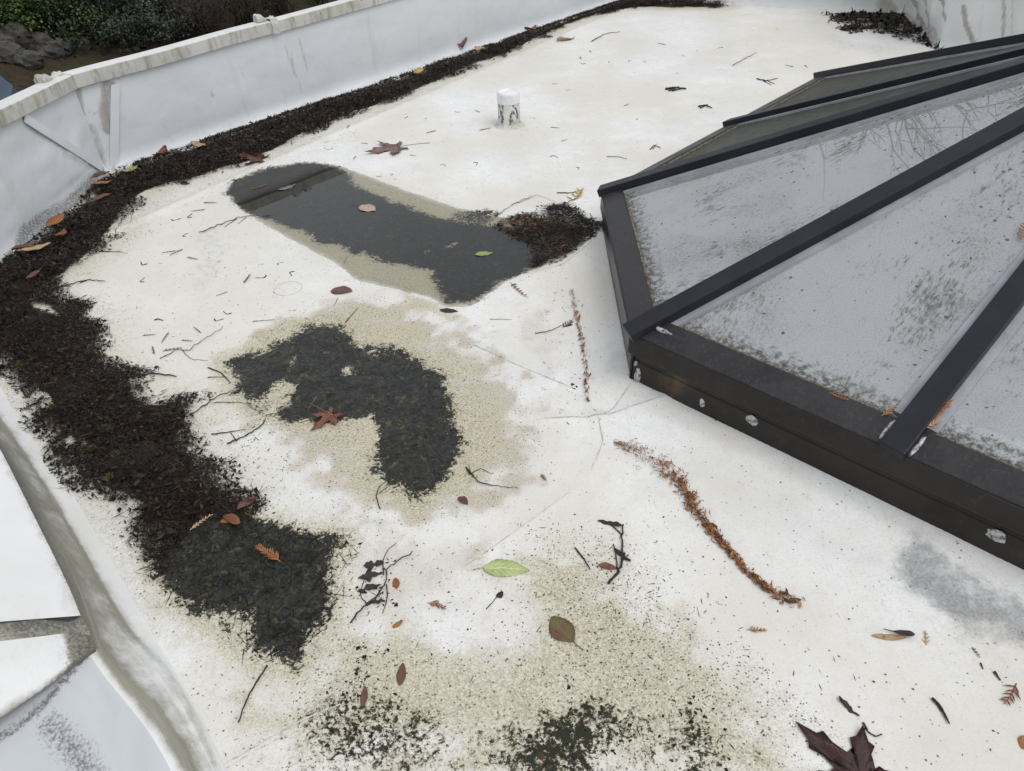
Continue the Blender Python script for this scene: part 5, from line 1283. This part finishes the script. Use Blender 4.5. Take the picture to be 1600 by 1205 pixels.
twig([(870,302),(890,303),(905,300)], .0028, 'dark stick pointing at the yellow scrap by the debris tangle', mat='twig_brown', seed=31)
sprig((898,316), (907,294), 'yellow and rust scrap above the debris tangle', mat='yellow', n=4, wid=.4, seed=52)
twig([(780,358),(760,350),(800,322),(830,308)], .0016, 'arching dark stem at the top left of the debris tangle', branches=[[(800,322),(840,305),(870,318)]], seed=32)
twig([(860,325),(880,320),(900,312),(908,302)], .0022, 'pale brown stick across the top of the debris tangle', mat='twig_brown', seed=33)
twig([(925,362),(928,345),(922,335)], .002, 'hooked black stem at the right end of the debris tangle', seed=34)
sprig((797,443), (828,466), 'curved reddish sprig on the beige rim right of the pond tip', n=6, wid=.14, seed=53)
twig([(766,499),(800,500)], .0010, 'fine straight stalk on the beige rim right of the pond tip', seed=35)
twig([(836,522),(860,518),(880,508)], .0016, 'twig trailing from a dark scrap near the skylight fold', seed=36)
sprig((878,512), (898,500), 'dark red crumpled scrap near the skylight fold', mat='dark', n=6, wid=.5, seed=54)
twig([(540,503),(560,482)], .0018, 'short brown stick above the middle muck patch', mat='twig_brown', seed=37)
twig([(395,503),(430,500)], .0012, 'fine dark stalk at the upper left rim of the middle patch', seed=38)
twig([(537,410),(543,396)], .0010, 'tiny dark stalk lying in the yellow pond rim', seed=39)
twig([(735,741),(728,730)], .004, 'black knot at the right edge of the middle muck patch', seed=40)
leaf((893,600), (905,612), .4, 'black', 'small black pod in front of the skylight fold', curl=.1, seed=67)
# small scattered scraps: copies that nothing tells apart
proto = None
spots = [(233,525,'o'),(262,520,'o'),(285,390,'o'),(275,392,'o'),(292,403,'o'),(355,456,'o'),(383,443,'o'),(320,328,'o'),(318,318,'o'),(272,318,'o'),(135,460,'o'),(243,553,'o'),(255,550,'o'),(315,520,'o'),(283,533,'o'),(750,176,'o'),(905,90,'o'),(975,166,'o'),(860,200,'o'),(877,222,'o'),(750,205,'o'),(680,205,'o'),(640,243,'o'),(545,197,'o'),(575,225,'o'),(610,228,'o'),(555,245,'o'),(1040,70,'o'),(1010,98,'o'),(1240,105,'o'),(1256,103,'o'),(920,80,'o')]
r_ = random.Random(5)
def where(x, y):
    if x < 450 and y > 380: return 'on bare membrane between litter heap and middle patch'
    if x < 450: return 'on bare membrane between wall litter and pond'
    if y > 215: return 'on bare membrane above the pond'
    if x < 760: return 'on bare membrane between wall litter and vent pipe'
    if x < 930: return 'on bare membrane around the vent pipe'
    return 'on the far bare membrane right of the vent pipe'
for i_, (x, y, t_) in enumerate(spots):
    dist_ = np.linalg.norm(P(x, y) - CAM); ln = r_.uniform(14, 26); an = r_.uniform(-.7, .3)
    if proto is None:
        proto = sprig((x - ln / 2, y), (x + ln / 2, y - 3), 'small rusty needle scrap on open white membrane', mat='brown', n=4, wid=.16, seed=90, name='needle_scrap', cat='leaf scrap', group='rusty scraps on the open membrane')
        proto['label'] = 'small rusty needle scrap ' + where(x, y)
        continue
    c_ = proto.copy(); COL.objects.link(c_); c_['label'] = 'small rusty needle scrap ' + where(x, y); q_ = P(x, y); c_.location = (q_[0], q_[1], gz_at(q_)); c_.rotation_euler = (0, 0, r_.uniform(0, 6.28)); s_ = r_.uniform(.8, 1.5); c_.scale = (s_, s_ * r_.uniform(.7, 1.2), s_)
    for ch in proto.children:
        d_ = ch.copy(); COL.objects.link(d_); d_.parent = c_
tw0 = None
spots = [(248,500),(335,498),(362,489),(230,412),(225,440),(300,340),(268,343),(435,414),(460,424),(416,430),(290,370),(735,196),(668,185),(636,178),(632,185),(718,175),(835,186),(995,185),(740,254),(688,258),(596,275),(610,272),(620,280),(860,245),(900,262),(870,130),(915,100),(885,140),(1215,45),(1177,48),(1060,115),(985,95),(950,97),(1068,88),(1090,80),(1130,75),(690,223),(520,232),(470,215),(505,222)]
for i_, (x, y) in enumerate(spots):
    if tw0 is None:
        tw0 = twig([(x - 7, y), (x, y - 2), (x + 7, y + 1)], .0022, 'dark crumb of bark on open white membrane', seed=91, name='bark_crumb', cat='bark crumb', group='dark bark crumbs on the open membrane'); tw0['label'] = 'dark bark crumb ' + where(x, y); continue
    c_ = tw0.copy(); COL.objects.link(c_); c_['label'] = 'dark bark crumb ' + where(x, y); q_ = P(x, y); c_.location = (q_[0], q_[1], gz_at(q_)); c_.rotation_euler = (0, 0, r_.uniform(0, 6.28)); s_ = r_.uniform(.45, 1.25); c_.scale = (s_, s_ * r_.uniform(.8, 2) * r_.choice((-1, 1)), s_)
# --- things lying on the skylight
gpl = (Q3 + v * 0, n)
sprig((1438,682), (1484,628), 'dry orange cedar frond lodged beside the mid rafter of the skylight', mat='orange', n=10, wid=.34, seed=70, plane=(Q3 - n * .004, n), lift=.012)
sprig((1440,676), (1470,660), 'tan leaf tuft under the orange frond at the rafter foot', mat='tan', n=6, wid=.4, seed=71, plane=(Q3 - n * .004, n), lift=.016)
sprig((1296,616), (1328,627), 'rust sprig on the skylight glass edge near the sill', mat='orange', n=6, wid=.28, seed=72, plane=(Q3 - n * .008, n), lift=.006)
sprig((1376,652), (1404,634), 'brown scrap wedged left of the mid rafter foot', mat='orange', n=6, wid=.25, seed=73, plane=(Q3 - n * .004, n), lift=.010)
sprig((1566,536), (1574,522), 'small rust tuft on the right-hand glass pane', mat='orange', n=4, wid=.45, seed=74, plane=(Q3 - n * .012, n), lift=.004)
sprig((1594,378), (1604,350), 'orange leaf scrap high on the glass beside the mid rafter', mat='orange', n=5, wid=.4, seed=75, plane=(Q3 - n * .012, n), lift=.006)
# --- moss tufts growing in the litter
M['moss'] = simple_mat('olive_moss', (.10, .105, .03), (.055, .06, .018), 80, .9, .5)
moss_at = [(35,583,'near the left edge of the litter, uppermost'), (88,648,'in the litter left of two others'), (172,656,'in mid litter above the pair'), (178,681,'in mid litter just below its neighbour'), (224,665,'right of the others in the litter'), (186,722,'in the lower litter, broadest one'), (150,712,'small, left of the broadest one'), (176,757,'lowest in the litter heap'), (50,630,'in the litter beside the white strip')]
for i_, (x, y, w_) in enumerate(moss_at):
    c = P(x, y); z0 = gz_at(c) + .030; rr = random.Random(200 + i_); mb = MB(); R0 = rr.uniform(.011, .018)
    for j in range(90):
        a = rr.uniform(0, 6.28); q = rr.random() ** .6 * R0; b_ = c + np.array([q * math.cos(a), q * math.sin(a), 0]); b_[2] = z0 - .004
        t_ = b_ + np.array([rr.gauss(0, .004), rr.gauss(0, .004), rr.uniform(.008, .016) * (1.2 - q / R0 * .6)]); w1 = .0016
        s = np.array([rr.uniform(-1, 1), rr.uniform(-1, 1), 0]) * w1
        m_ = (b_ + t_) / 2 + np.array([0, 0, .002])
        mb.add(([b_ - s * .6, m_ - s * 1.4, t_, m_ + s * 1.4, b_ + s * .6], [(0, 1, 2, 3, 4)]))
    tag(obj('moss_tuft', mb.v, mb.f, M['moss'], None, np.array([c[0], c[1], z0 - .004])), 'olive moss tuft ' + w_, 'moss', 'moss tufts in the litter')

# ------------------------------------------------------------------ the land below and beyond the parapet
GZ0 = -3.3
def land_z(x, y):
    x = np.asarray(x, float); y = np.asarray(y, float)
    # distance along the outward normal of the long wall
    s = -((x - C0[0]) * n1[0] + (y - C0[1]) * n1[1])
    rise = np.clip(s - 9.5, 0, None)
    return GZ0 + 0.30 * rise * sstep(0, 4, rise) - 0.10 * np.clip(rise - 30, 0, None) + (fbm(x, y, .35, 3) - .5) * .5 * sstep(5, 12, s)
def land_hit(x, y):
    r = ray(x, y); t = 8.0 / np.linalg.norm(r[:2])
    for _ in range(600):
        p = CAM + r * t
        if p[2] <= land_z(p[0], p[1]): break
        t *= 1.004
    return p
lx = np.concatenate([np.arange(-140, -40, 4), np.arange(-40, 40, .8), np.arange(40, 141, 4)]); ly = np.concatenate([np.arange(-120, -10, 5), np.arange(-10, 45, .8), np.arange(45, 161, 4)])
LX, LY = np.meshgrid(lx, ly); lz = land_z(LX.ravel(), LY.ravel()); k = np.arange(LX.size).reshape(LX.shape)
def land_mat():
    t = NT('bare_earth_bank'); n1_ = t.noise(.6, 6, .7); n2_ = t.noise(5, 6, .75)
    c = t.mix(t.step(n2_, .4, .65), (.050, .036, .020), (.026, .020, .013)); c = t.mix(t.step(n1_, .5, .62, 0, .7), c, (.035, .045, .016))
    c = t.mix(t.step(t.noise(22, 4, .7), .66, .72, 0, .8), c, (.13, .09, .045))
    return t.done(t.bsdf(c, .9, t.bump(n2_, .7, .08), .2))
M['land'] = land_mat()
land = obj('ground', np.column_stack([LX.ravel(), LY.ravel(), lz]), np.stack([k[:-1, :-1], k[:-1, 1:], k[1:, 1:], k[1:, :-1]], -1).reshape(-1, 4), M['land'], smooth=True)
tag(land, 'dark earth bank beyond the building', kind='structure')

def foliage_mat(name, c1, c2, c3=None):
    t = NT(name); a = t.attr('tone'); c = t.mix(t.step(a, .2, .8), c1, c2)
    if c3: c = t.mix(t.step(a, .85, .95), c, c3)
    return t.done(t.bsdf(c, .55, spec=.35))
FM = {'green': foliage_mat('ivy_green', (.018, .034, .008), (.065, .115, .020), (.12, .17, .035)), 'mid': foliage_mat('bramble_green', (.014, .024, .008), (.045, .070, .018), (.09, .11, .035)),
      'grey': foliage_mat('grey_green_leaves', (.018, .024, .018), (.060, .075, .058), (.12, .14, .11)), 'dark': foliage_mat('dark_evergreen', (.010, .013, .008), (.028, .036, .018), (.05, .06, .03))}
M['bark'] = simple_mat('bark', (.055, .042, .034), (.03, .023, .019), 14, .9, .5)
M['bark_red'] = simple_mat('red_brown_stems', (.060, .035, .028), (.032, .02, .017), 14, .9, .5)
def shrub(x, y, rx, rz, mat, label, n=1500, ls=.05, seed=0, back=0.0):
    """leafy shrub with a stem; crown of leaf-sized faces in clumps"""
    p = land_hit(x, y); r = np.random.default_rng(seed + 300); root = empty('shrub', (p[0], p[1], p[2] - .05)); tag(root, label, 'shrub', 'shrubs on the bank')
    base = p - [0, 0, .1]
    mb = MB()
    for j in range(6):
        a = r.uniform(0, 6.28); q = base + np.array([math.cos(a) * rx * .5, math.sin(a) * rx * .5, rz * 1.1]); mb.add(tube([base, (base + q) / 2 + r.normal(0, .06, 3), q], [.03, .02, .008], 4))
    obj('trunk', mb.v, mb.f, M['bark'], root, p)
    nc_ = 26; cc_ = r.normal(0, 1, (nc_, 3)); cc_ /= np.linalg.norm(cc_, axis=1)[:, None]; cc_ *= r.uniform(.45, 1.0, (nc_, 1)); cc_[:, 2] = np.abs(cc_[:, 2]) * .95
    w_ = r.integers(0, nc_, n); c = cc_[w_] + r.normal(0, .17, (n, 3)); c = c * [rx, rx, rz * 1.25] + p + [0, 0, rz * .12]
    yaw = r.uniform(0, 6.28, n); pit = r.normal(.1, .6, n); L = ls * r.uniform(.6, 1.4, n)
    ax = np.stack([np.cos(yaw) * np.cos(pit), np.sin(yaw) * np.cos(pit), np.sin(pit)], 1); sd_ = np.stack([-np.sin(yaw), np.cos(yaw), r.normal(0, .4, n)], 1)
    V = np.stack([c, c + ax * (L * .5)[:, None] + sd_ * (L * .32)[:, None], c + ax * L[:, None], c + ax * (L * .5)[:, None] - sd_ * (L * .32)[:, None]], 1).reshape(-1, 3)
    Fq = np.arange(n * 4).reshape(n, 4)
    tone = np.clip(r.random(nc_)[w_] * .55 + r.random(n) * .5, 0, 1)
    obj('crown', V, Fq, FM[mat], root, p, attrs={'tone': np.repeat(tone, 4)})
    return root
sh = [(18,40,.8,.55,'green','bright green ivy mound farthest left above the rocks',2600,.07),(62,30,.9,.6,'green','bright green leafy mound above the flat stone slab',2800,.07),(110,44,.8,.55,'mid','olive green bramble right of the stone slab',2400,.065),(150,66,.7,.5,'mid','olive bramble hanging low beside the dark earth',2200,.065),
      (-10,15,1.1,.7,'green','green mound at the upper left corner',2400,.07),(40,6,1.2,.7,'green','upper green thicket behind the ivy mounds',2800,.07),(100,10,1.1,.7,'mid','dark green thicket at the top between ivy and evergreens',2600,.065),(160,28,.9,.6,'dark','dark evergreen shrub above the olive brambles',2400,.06),
      (205,72,.6,.45,'grey','small grey-green shrub low against the coping',1900,.055),(245,62,.75,.55,'grey','broad grey-green leafy shrub behind the coping',2600,.06),(270,25,.8,.6,'grey','taller grey-green shrub at the top of the bank',2400,.06),(220,18,.9,.6,'dark','dark evergreen between the olive and grey shrubs',2400,.06),
      (300,50,.6,.45,'dark','dark low evergreen at the right of the grey shrubs',1800,.05),(340,25,.8,.55,'dark','dark thicket behind the bare stems',2000,.05),(410,10,.9,.55,'dark','dark thicket behind the farther bare stems',2000,.05)]
for i_, (x, y, rx, rz, m_, lb, n_, ls) in enumerate(sh): shrub(x, y, rx, rz, m_, lb, n_, ls, seed=i_)
def bare_stems(x, y, label, hgt=1.3, n=26, seed=0, spread=.9, name='bare_bush'):
    p = land_hit(x, y); r = random.Random(seed); mb = MB(); tw = MB()
    for i in range(n):
        a = r.uniform(0, 6.28); sp_ = r.uniform(.15, spread); b = p + np.array([r.gauss(0, .15), r.gauss(0, .15), -.1]); t_ = b + np.array([math.cos(a) * sp_, math.sin(a) * sp_, hgt * r.uniform(.5, 1.1)])
        m1_ = b + (t_ - b) * .5 + np.array([r.gauss(0, .1), r.gauss(0, .1), .1]); mb.add(tube([b, m1_, t_], [.014, .009, .004], 4))
        for j in range(7):
            f = r.uniform(.35, 1); s = b + (t_ - b) * f; e_ = s + np.array([r.gauss(0, .28), r.gauss(0, .28), r.uniform(-.05, .35)]); tw.add(tube([s, (s + e_) / 2 + np.array([0, 0, r.gauss(0, .04)]), e_], [.005, .004, .002], 3))
    root = obj(name, mb.v, mb.f, M['bark_red'], None, p, smooth=True); tag(root, label, 'bush', 'bare bushes on the bank'); obj('twigs', tw.v, tw.f, M['bark_red'], root, p)
for i_, (x, y, lb) in enumerate(((330,60,'bare red-brown bush nearest the grey-green shrubs'),(385,40,'bare red-brown bush above the coping joint'),(440,22,'bare red-brown bush beyond the coping joint'),(500,8,'bare red-brown bush farthest along the wall'))):
    bare_stems(x, y, lb, seed=i_ + 5)
# rocks
M['rock'] = simple_mat('mossy_rock', (.085, .078, .070), (.035, .033, .028), 6, .9, .9, .3, detail=8)
def rock(x, y, sx, sy, sz, label, seed, flat=False):
    p = land_hit(x, y); r = random.Random(seed); V = []; Fc = []; nu, nv_ = 14, 9
    for i in range(nv_ + 1):
        th = math.pi * i / nv_
        for j in range(nu):
            ph = 2 * math.pi * j / nu; dv = Vector((math.sin(th) * math.cos(ph), math.sin(th) * math.sin(ph), math.cos(th)))
            q = 1 + .55 * mnoise.noise(dv * 1.3 + Vector((seed * 3.1, 0, 0))) + .22 * mnoise.noise(dv * 3.7 + Vector((seed, 2, 0)))
            q = min(q, 1.05)
            V.append(p + np.array([dv.x * sx * q, dv.y * sy * q, dv.z * sz * q + sz * .25]))
    for i in range(nv_):
        for j in range(nu): j2 = (j + 1) % nu; Fc.append((i * nu + j, (i + 1) * nu + j, (i + 1) * nu + j2, i * nu + j2))
    return tag(obj('rock', V, Fc, M['rock'], None, p, smooth=False), label, 'rock', 'rocks at the foot of the bank')
for i_, a_ in enumerate(((28,66,.36,.3,.30,'upright grey boulder leftmost under the ivy'),(68,54,.34,.25,.07,'flat stone slab under the ivy mounds'),(62,74,.32,.3,.26,'rounded boulder below the flat slab'),(92,84,.30,.26,.24,'boulder at the right end of the rock row'),(122,76,.30,.24,.20,'low rock right of the boulder row beside the brambles'),(14,92,.34,.3,.26,'boulder at the left picture edge above the car'),(46,100,.30,.26,.20,'squat rock lowest in the row, on bare earth'),(78,90,.22,.2,.18,'small rock wedged in the middle of the row'),(6,74,.3,.3,.24,'boulder behind the leftmost ones'))):
    rock(*a_, seed=i_ + 1)
# undergrowth cover on the upper bank
r = np.random.default_rng(77); s_ = r.uniform(13, 40, 26000); u_ = r.uniform(-14, 30, 26000)
ux = C0[0] - n1[0] * s_ + d1[0] * u_; uy = C0[1] - n1[1] * s_ + d1[1] * u_; kk = fbm(ux, uy, .5, 3) > .40; ux, uy = ux[kk], uy[kk]
cz = land_z(ux, uy) + r.random(len(ux)) * .5
chips(np.column_stack([ux, uy, cz]), .13, (.5, .9), FM['dark'], 'undergrowth', 'dark undergrowth covering the upper bank', seed=78, tilt=.7)
# bare maple and dark conifers higher up, mirrored in glass and water
def bare_tree(p, hgt, label, seed):
    r = random.Random(seed); tr = MB(); br = MB()
    def grow(b, d_, L, rad, lev):
        n = 4; pts = [b]; dd = d_.copy()
        for i in range(n):
            dd = dd + np.array([r.gauss(0, .13), r.gauss(0, .13), r.gauss(.03, .07)]); dd /= np.linalg.norm(dd); pts.append(pts[-1] + dd * L / n)
        (tr if lev == 0 else br).add(tube(pts, [rad * (1 - .5 * i / n) for i in range(n + 1)], 6 if lev < 2 else 3, cap=False))
        if lev >= 6: return
        for i in range(r.choice((2, 3, 3)) if lev else 7):
            f = r.uniform(.45, 1); q = pts[min(n, max(1, round(f * n)))]
            nd = dd + np.array([r.gauss(0, .55), r.gauss(0, .55), r.gauss(.05, .3)]); nd /= np.linalg.norm(nd); grow(q, nd, L * r.uniform(.55, .78), rad * .56, lev + 1)
    root = empty('bare_tree', p); tag(root, label, 'tree')
    grow(np.array(p) - [0, 0, .2], np.array([0, 0, 1.0]), hgt * .34, hgt * .018, 0)
    obj('trunk', tr.v, tr.f, M['bark'], root, np.array(p), smooth=True); obj('crown', br.v, br.f, M['bark'], root, np.array(p), smooth=True)
# where the glass mirrors the branches seen near the top right of the picture
A, B, e, nn_, v = sides[1]
rd = ray(1560, 150); rd /= np.linalg.norm(rd); hit = on_plane(1560, 150, A, nn_); ref = rd - 2 * np.dot(rd, nn_) * nn_
print('mirror dir', ref, 'elev', math.degrees(math.asin(ref[2])))
tt = 17.0 / np.linalg.norm(ref[:2]); tp = hit + ref * tt
tz = float(land_z(tp[0], tp[1]))
bare_tree((tp[0], tp[1], tz), max(9.0, (tp[2] - tz) * 1.5), 'tall bare tree whose branches are mirrored in the skylight glass', 4)
print('tree at', tp, tz)

# ------------------------------------------------------------------ parked car at the left edge, below the wall
M['car_paint'] = simple_mat('dark_car_paint', (.018, .019, .022), (.022, .023, .026), 3, .25, .0, .6)
M['car_glass'] = NT('car_glass').done if False else None
_t = NT('car_window_sky_tint'); M['car_glass'] = _t.done(_t.bsdf((.16, .23, .32), .05, spec=1.0))  # sky reflection put into the pale blue base colour
M['rubber'] = simple_mat('tyre_rubber', (.02, .02, .02), (.015, .015, .015), 40, .85); M['rim'] = simple_mat('alloy_rim', (.35, .35, .36), (.28, .28, .29), 30, .35)
M['lamp'] = simple_mat('tail_lamp', (.30, .02, .02), (.22, .015, .015), 40, .2); M['plastic'] = simple_mat('black_trim', (.02, .02, .02), (.025, .025, .025), 40, .6)
def car(p, yaw):
    root = empty('parked_car', p); root.rotation_euler = (0, 0, yaw); tag(root, 'dark car with sky reflection coloured into its glass, just entering the picture at the left', 'car')
    def part(name, V, Fc, mat, par=root, smooth=False):
        me = mesh_from(name, V, Fc, [mat], smooth=smooth); o = bpy.data.objects.new(name, me); COL.objects.link(o); o.parent = par; return o
    # body: side profile lofted across the width (x along the car, y across)
    prof = [(-2.1, .35), (-2.15, .62), (-2.05, .86), (-1.55, .95), (1.0, .98), (2.0, .82), (2.18, .60), (2.1, .34)]
    V = []; ysn = (-.86, -.90, -.80, .80, .90, .86); zs = (.0, .0, .06, .06, .0, .0)
    for yv, zv in zip(ysn, zs):
        for (x, z) in prof: V.append((x * (1 - .01 * abs(yv)), yv, z + (zv if z > .7 else 0)))
    n = len(prof); Fc = [(i * n + k, i * n + (k + 1) % n, (i + 1) * n + (k + 1) % n, (i + 1) * n + k) for i in range(5) for k in range(n)] + [tuple(range(n - 1, -1, -1)), tuple(range(5 * n, 6 * n))]
    bevel(part('body', V, Fc, M['car_paint']), .04, 3)
    # cabin: windows all round under a roof panel
    b0_ = [(-1.75, -.74), (1.05, -.74), (1.05, .74), (-1.75, .74)]; t0_ = [(-1.25, -.58), (.35, -.58), (.35, .58), (-1.25, .58)]
    bv = [(*q, .99) for q in b0_]; tv = [(*q, 1.42) for q in t0_]
    names = ('side_window', 'windscreen', 'side_window', 'rear_window')
    for i in range(4):
        j = (i + 1) % 4; c = [np.array(q) for q in (bv[i], bv[j], tv[j], tv[i])]; ctr = sum(c) / 4; inn = [ctr + (q - ctr) * .93 for q in c]
        off = np.cross(c[1] - c[0], c[3] - c[0]); off /= np.linalg.norm(off)
        part(names[i], *prism([q + off * .004 for q in inn], [q - off * .01 for q in inn]), M['car_glass'])
    v_, f_ = prism([np.array(q) for q in tv], [np.array(q) for q in bv]); part('cabin', v_, f_, M['car_paint'])
    bevel(part('roof_panel', *prism([np.array((q[0] * .97, q[1] * .97, 1.47)) for q in t0_], [np.array((q[0] * 1.02, q[1] * 1.02, 1.421)) for q in t0_]), M['car_paint']), .02)
    for (wx, wy) in ((-1.35, -.82), (-1.35, .82), (1.35, -.82), (1.35, .82)):
        a = 1 if wy > 0 else -1
        V, Fq = tube([np.array((wx, wy - .10 * a, .33)), np.array((wx, wy + .09 * a, .33))], .33, 20); w = part('wheel', V, Fq, M['rubber'])
        V, Fq = tube([np.array((wx, wy + .05 * a, .33)), np.array((wx, wy + .10 * a, .33))], .20, 14); part('rim', V, Fq, M['rim'], w)
    for sy in (-.62, .62):
        bevel(part('headlight', *prism([np.array(q) for q in ((2.0, sy - .18, .80), (2.17, sy - .18, .66), (2.17, sy + .18, .66), (2.0, sy + .18, .80))], [np.array(q) for q in ((1.95, sy - .18, .72), (2.08, sy - .18, .6), (2.08, sy + .18, .6), (1.95, sy + .18, .72))]), M['rim']), .01)
        bevel(part('tail_light', *prism([np.array(q) for q in ((-2.10, sy - .15, .85), (-2.10, sy + .15, .85), (-2.16, sy + .15, .68), (-2.16, sy - .15, .68))], [np.array(q) for q in ((-2.04, sy - .15, .85), (-2.04, sy + .15, .85), (-2.1, sy + .15, .68), (-2.1, sy - .15, .68))]), M['lamp']), .01)
        a = 1 if sy > 0 else -1
        bevel(part('wing_mirror', *prism([np.array((.85, a * .9, 1.12)), np.array((1.0, a * .9, 1.1)), np.array((1.0, a * 1.08, 1.1)), np.array((.85, a * 1.08, 1.12))], [np.array((.85, a * .9, 1.0)), np.array((1.0, a * .9, 1.0)), np.array((1.0, a * 1.08, 1.0)), np.array((.85, a * 1.08, 1.0))]), M['car_paint']), .02)
    return root
zg = float(land_z(*P(10, 132, GZ0 + 1.47)[:2])); T_ = P(-24, 137, zg + 1.47); ya = math.radians(-65)
car((T_[0] - (.35 * math.cos(ya) - .58 * math.sin(ya)), T_[1] - (.35 * math.sin(ya) + .58 * math.cos(ya)), zg), ya)
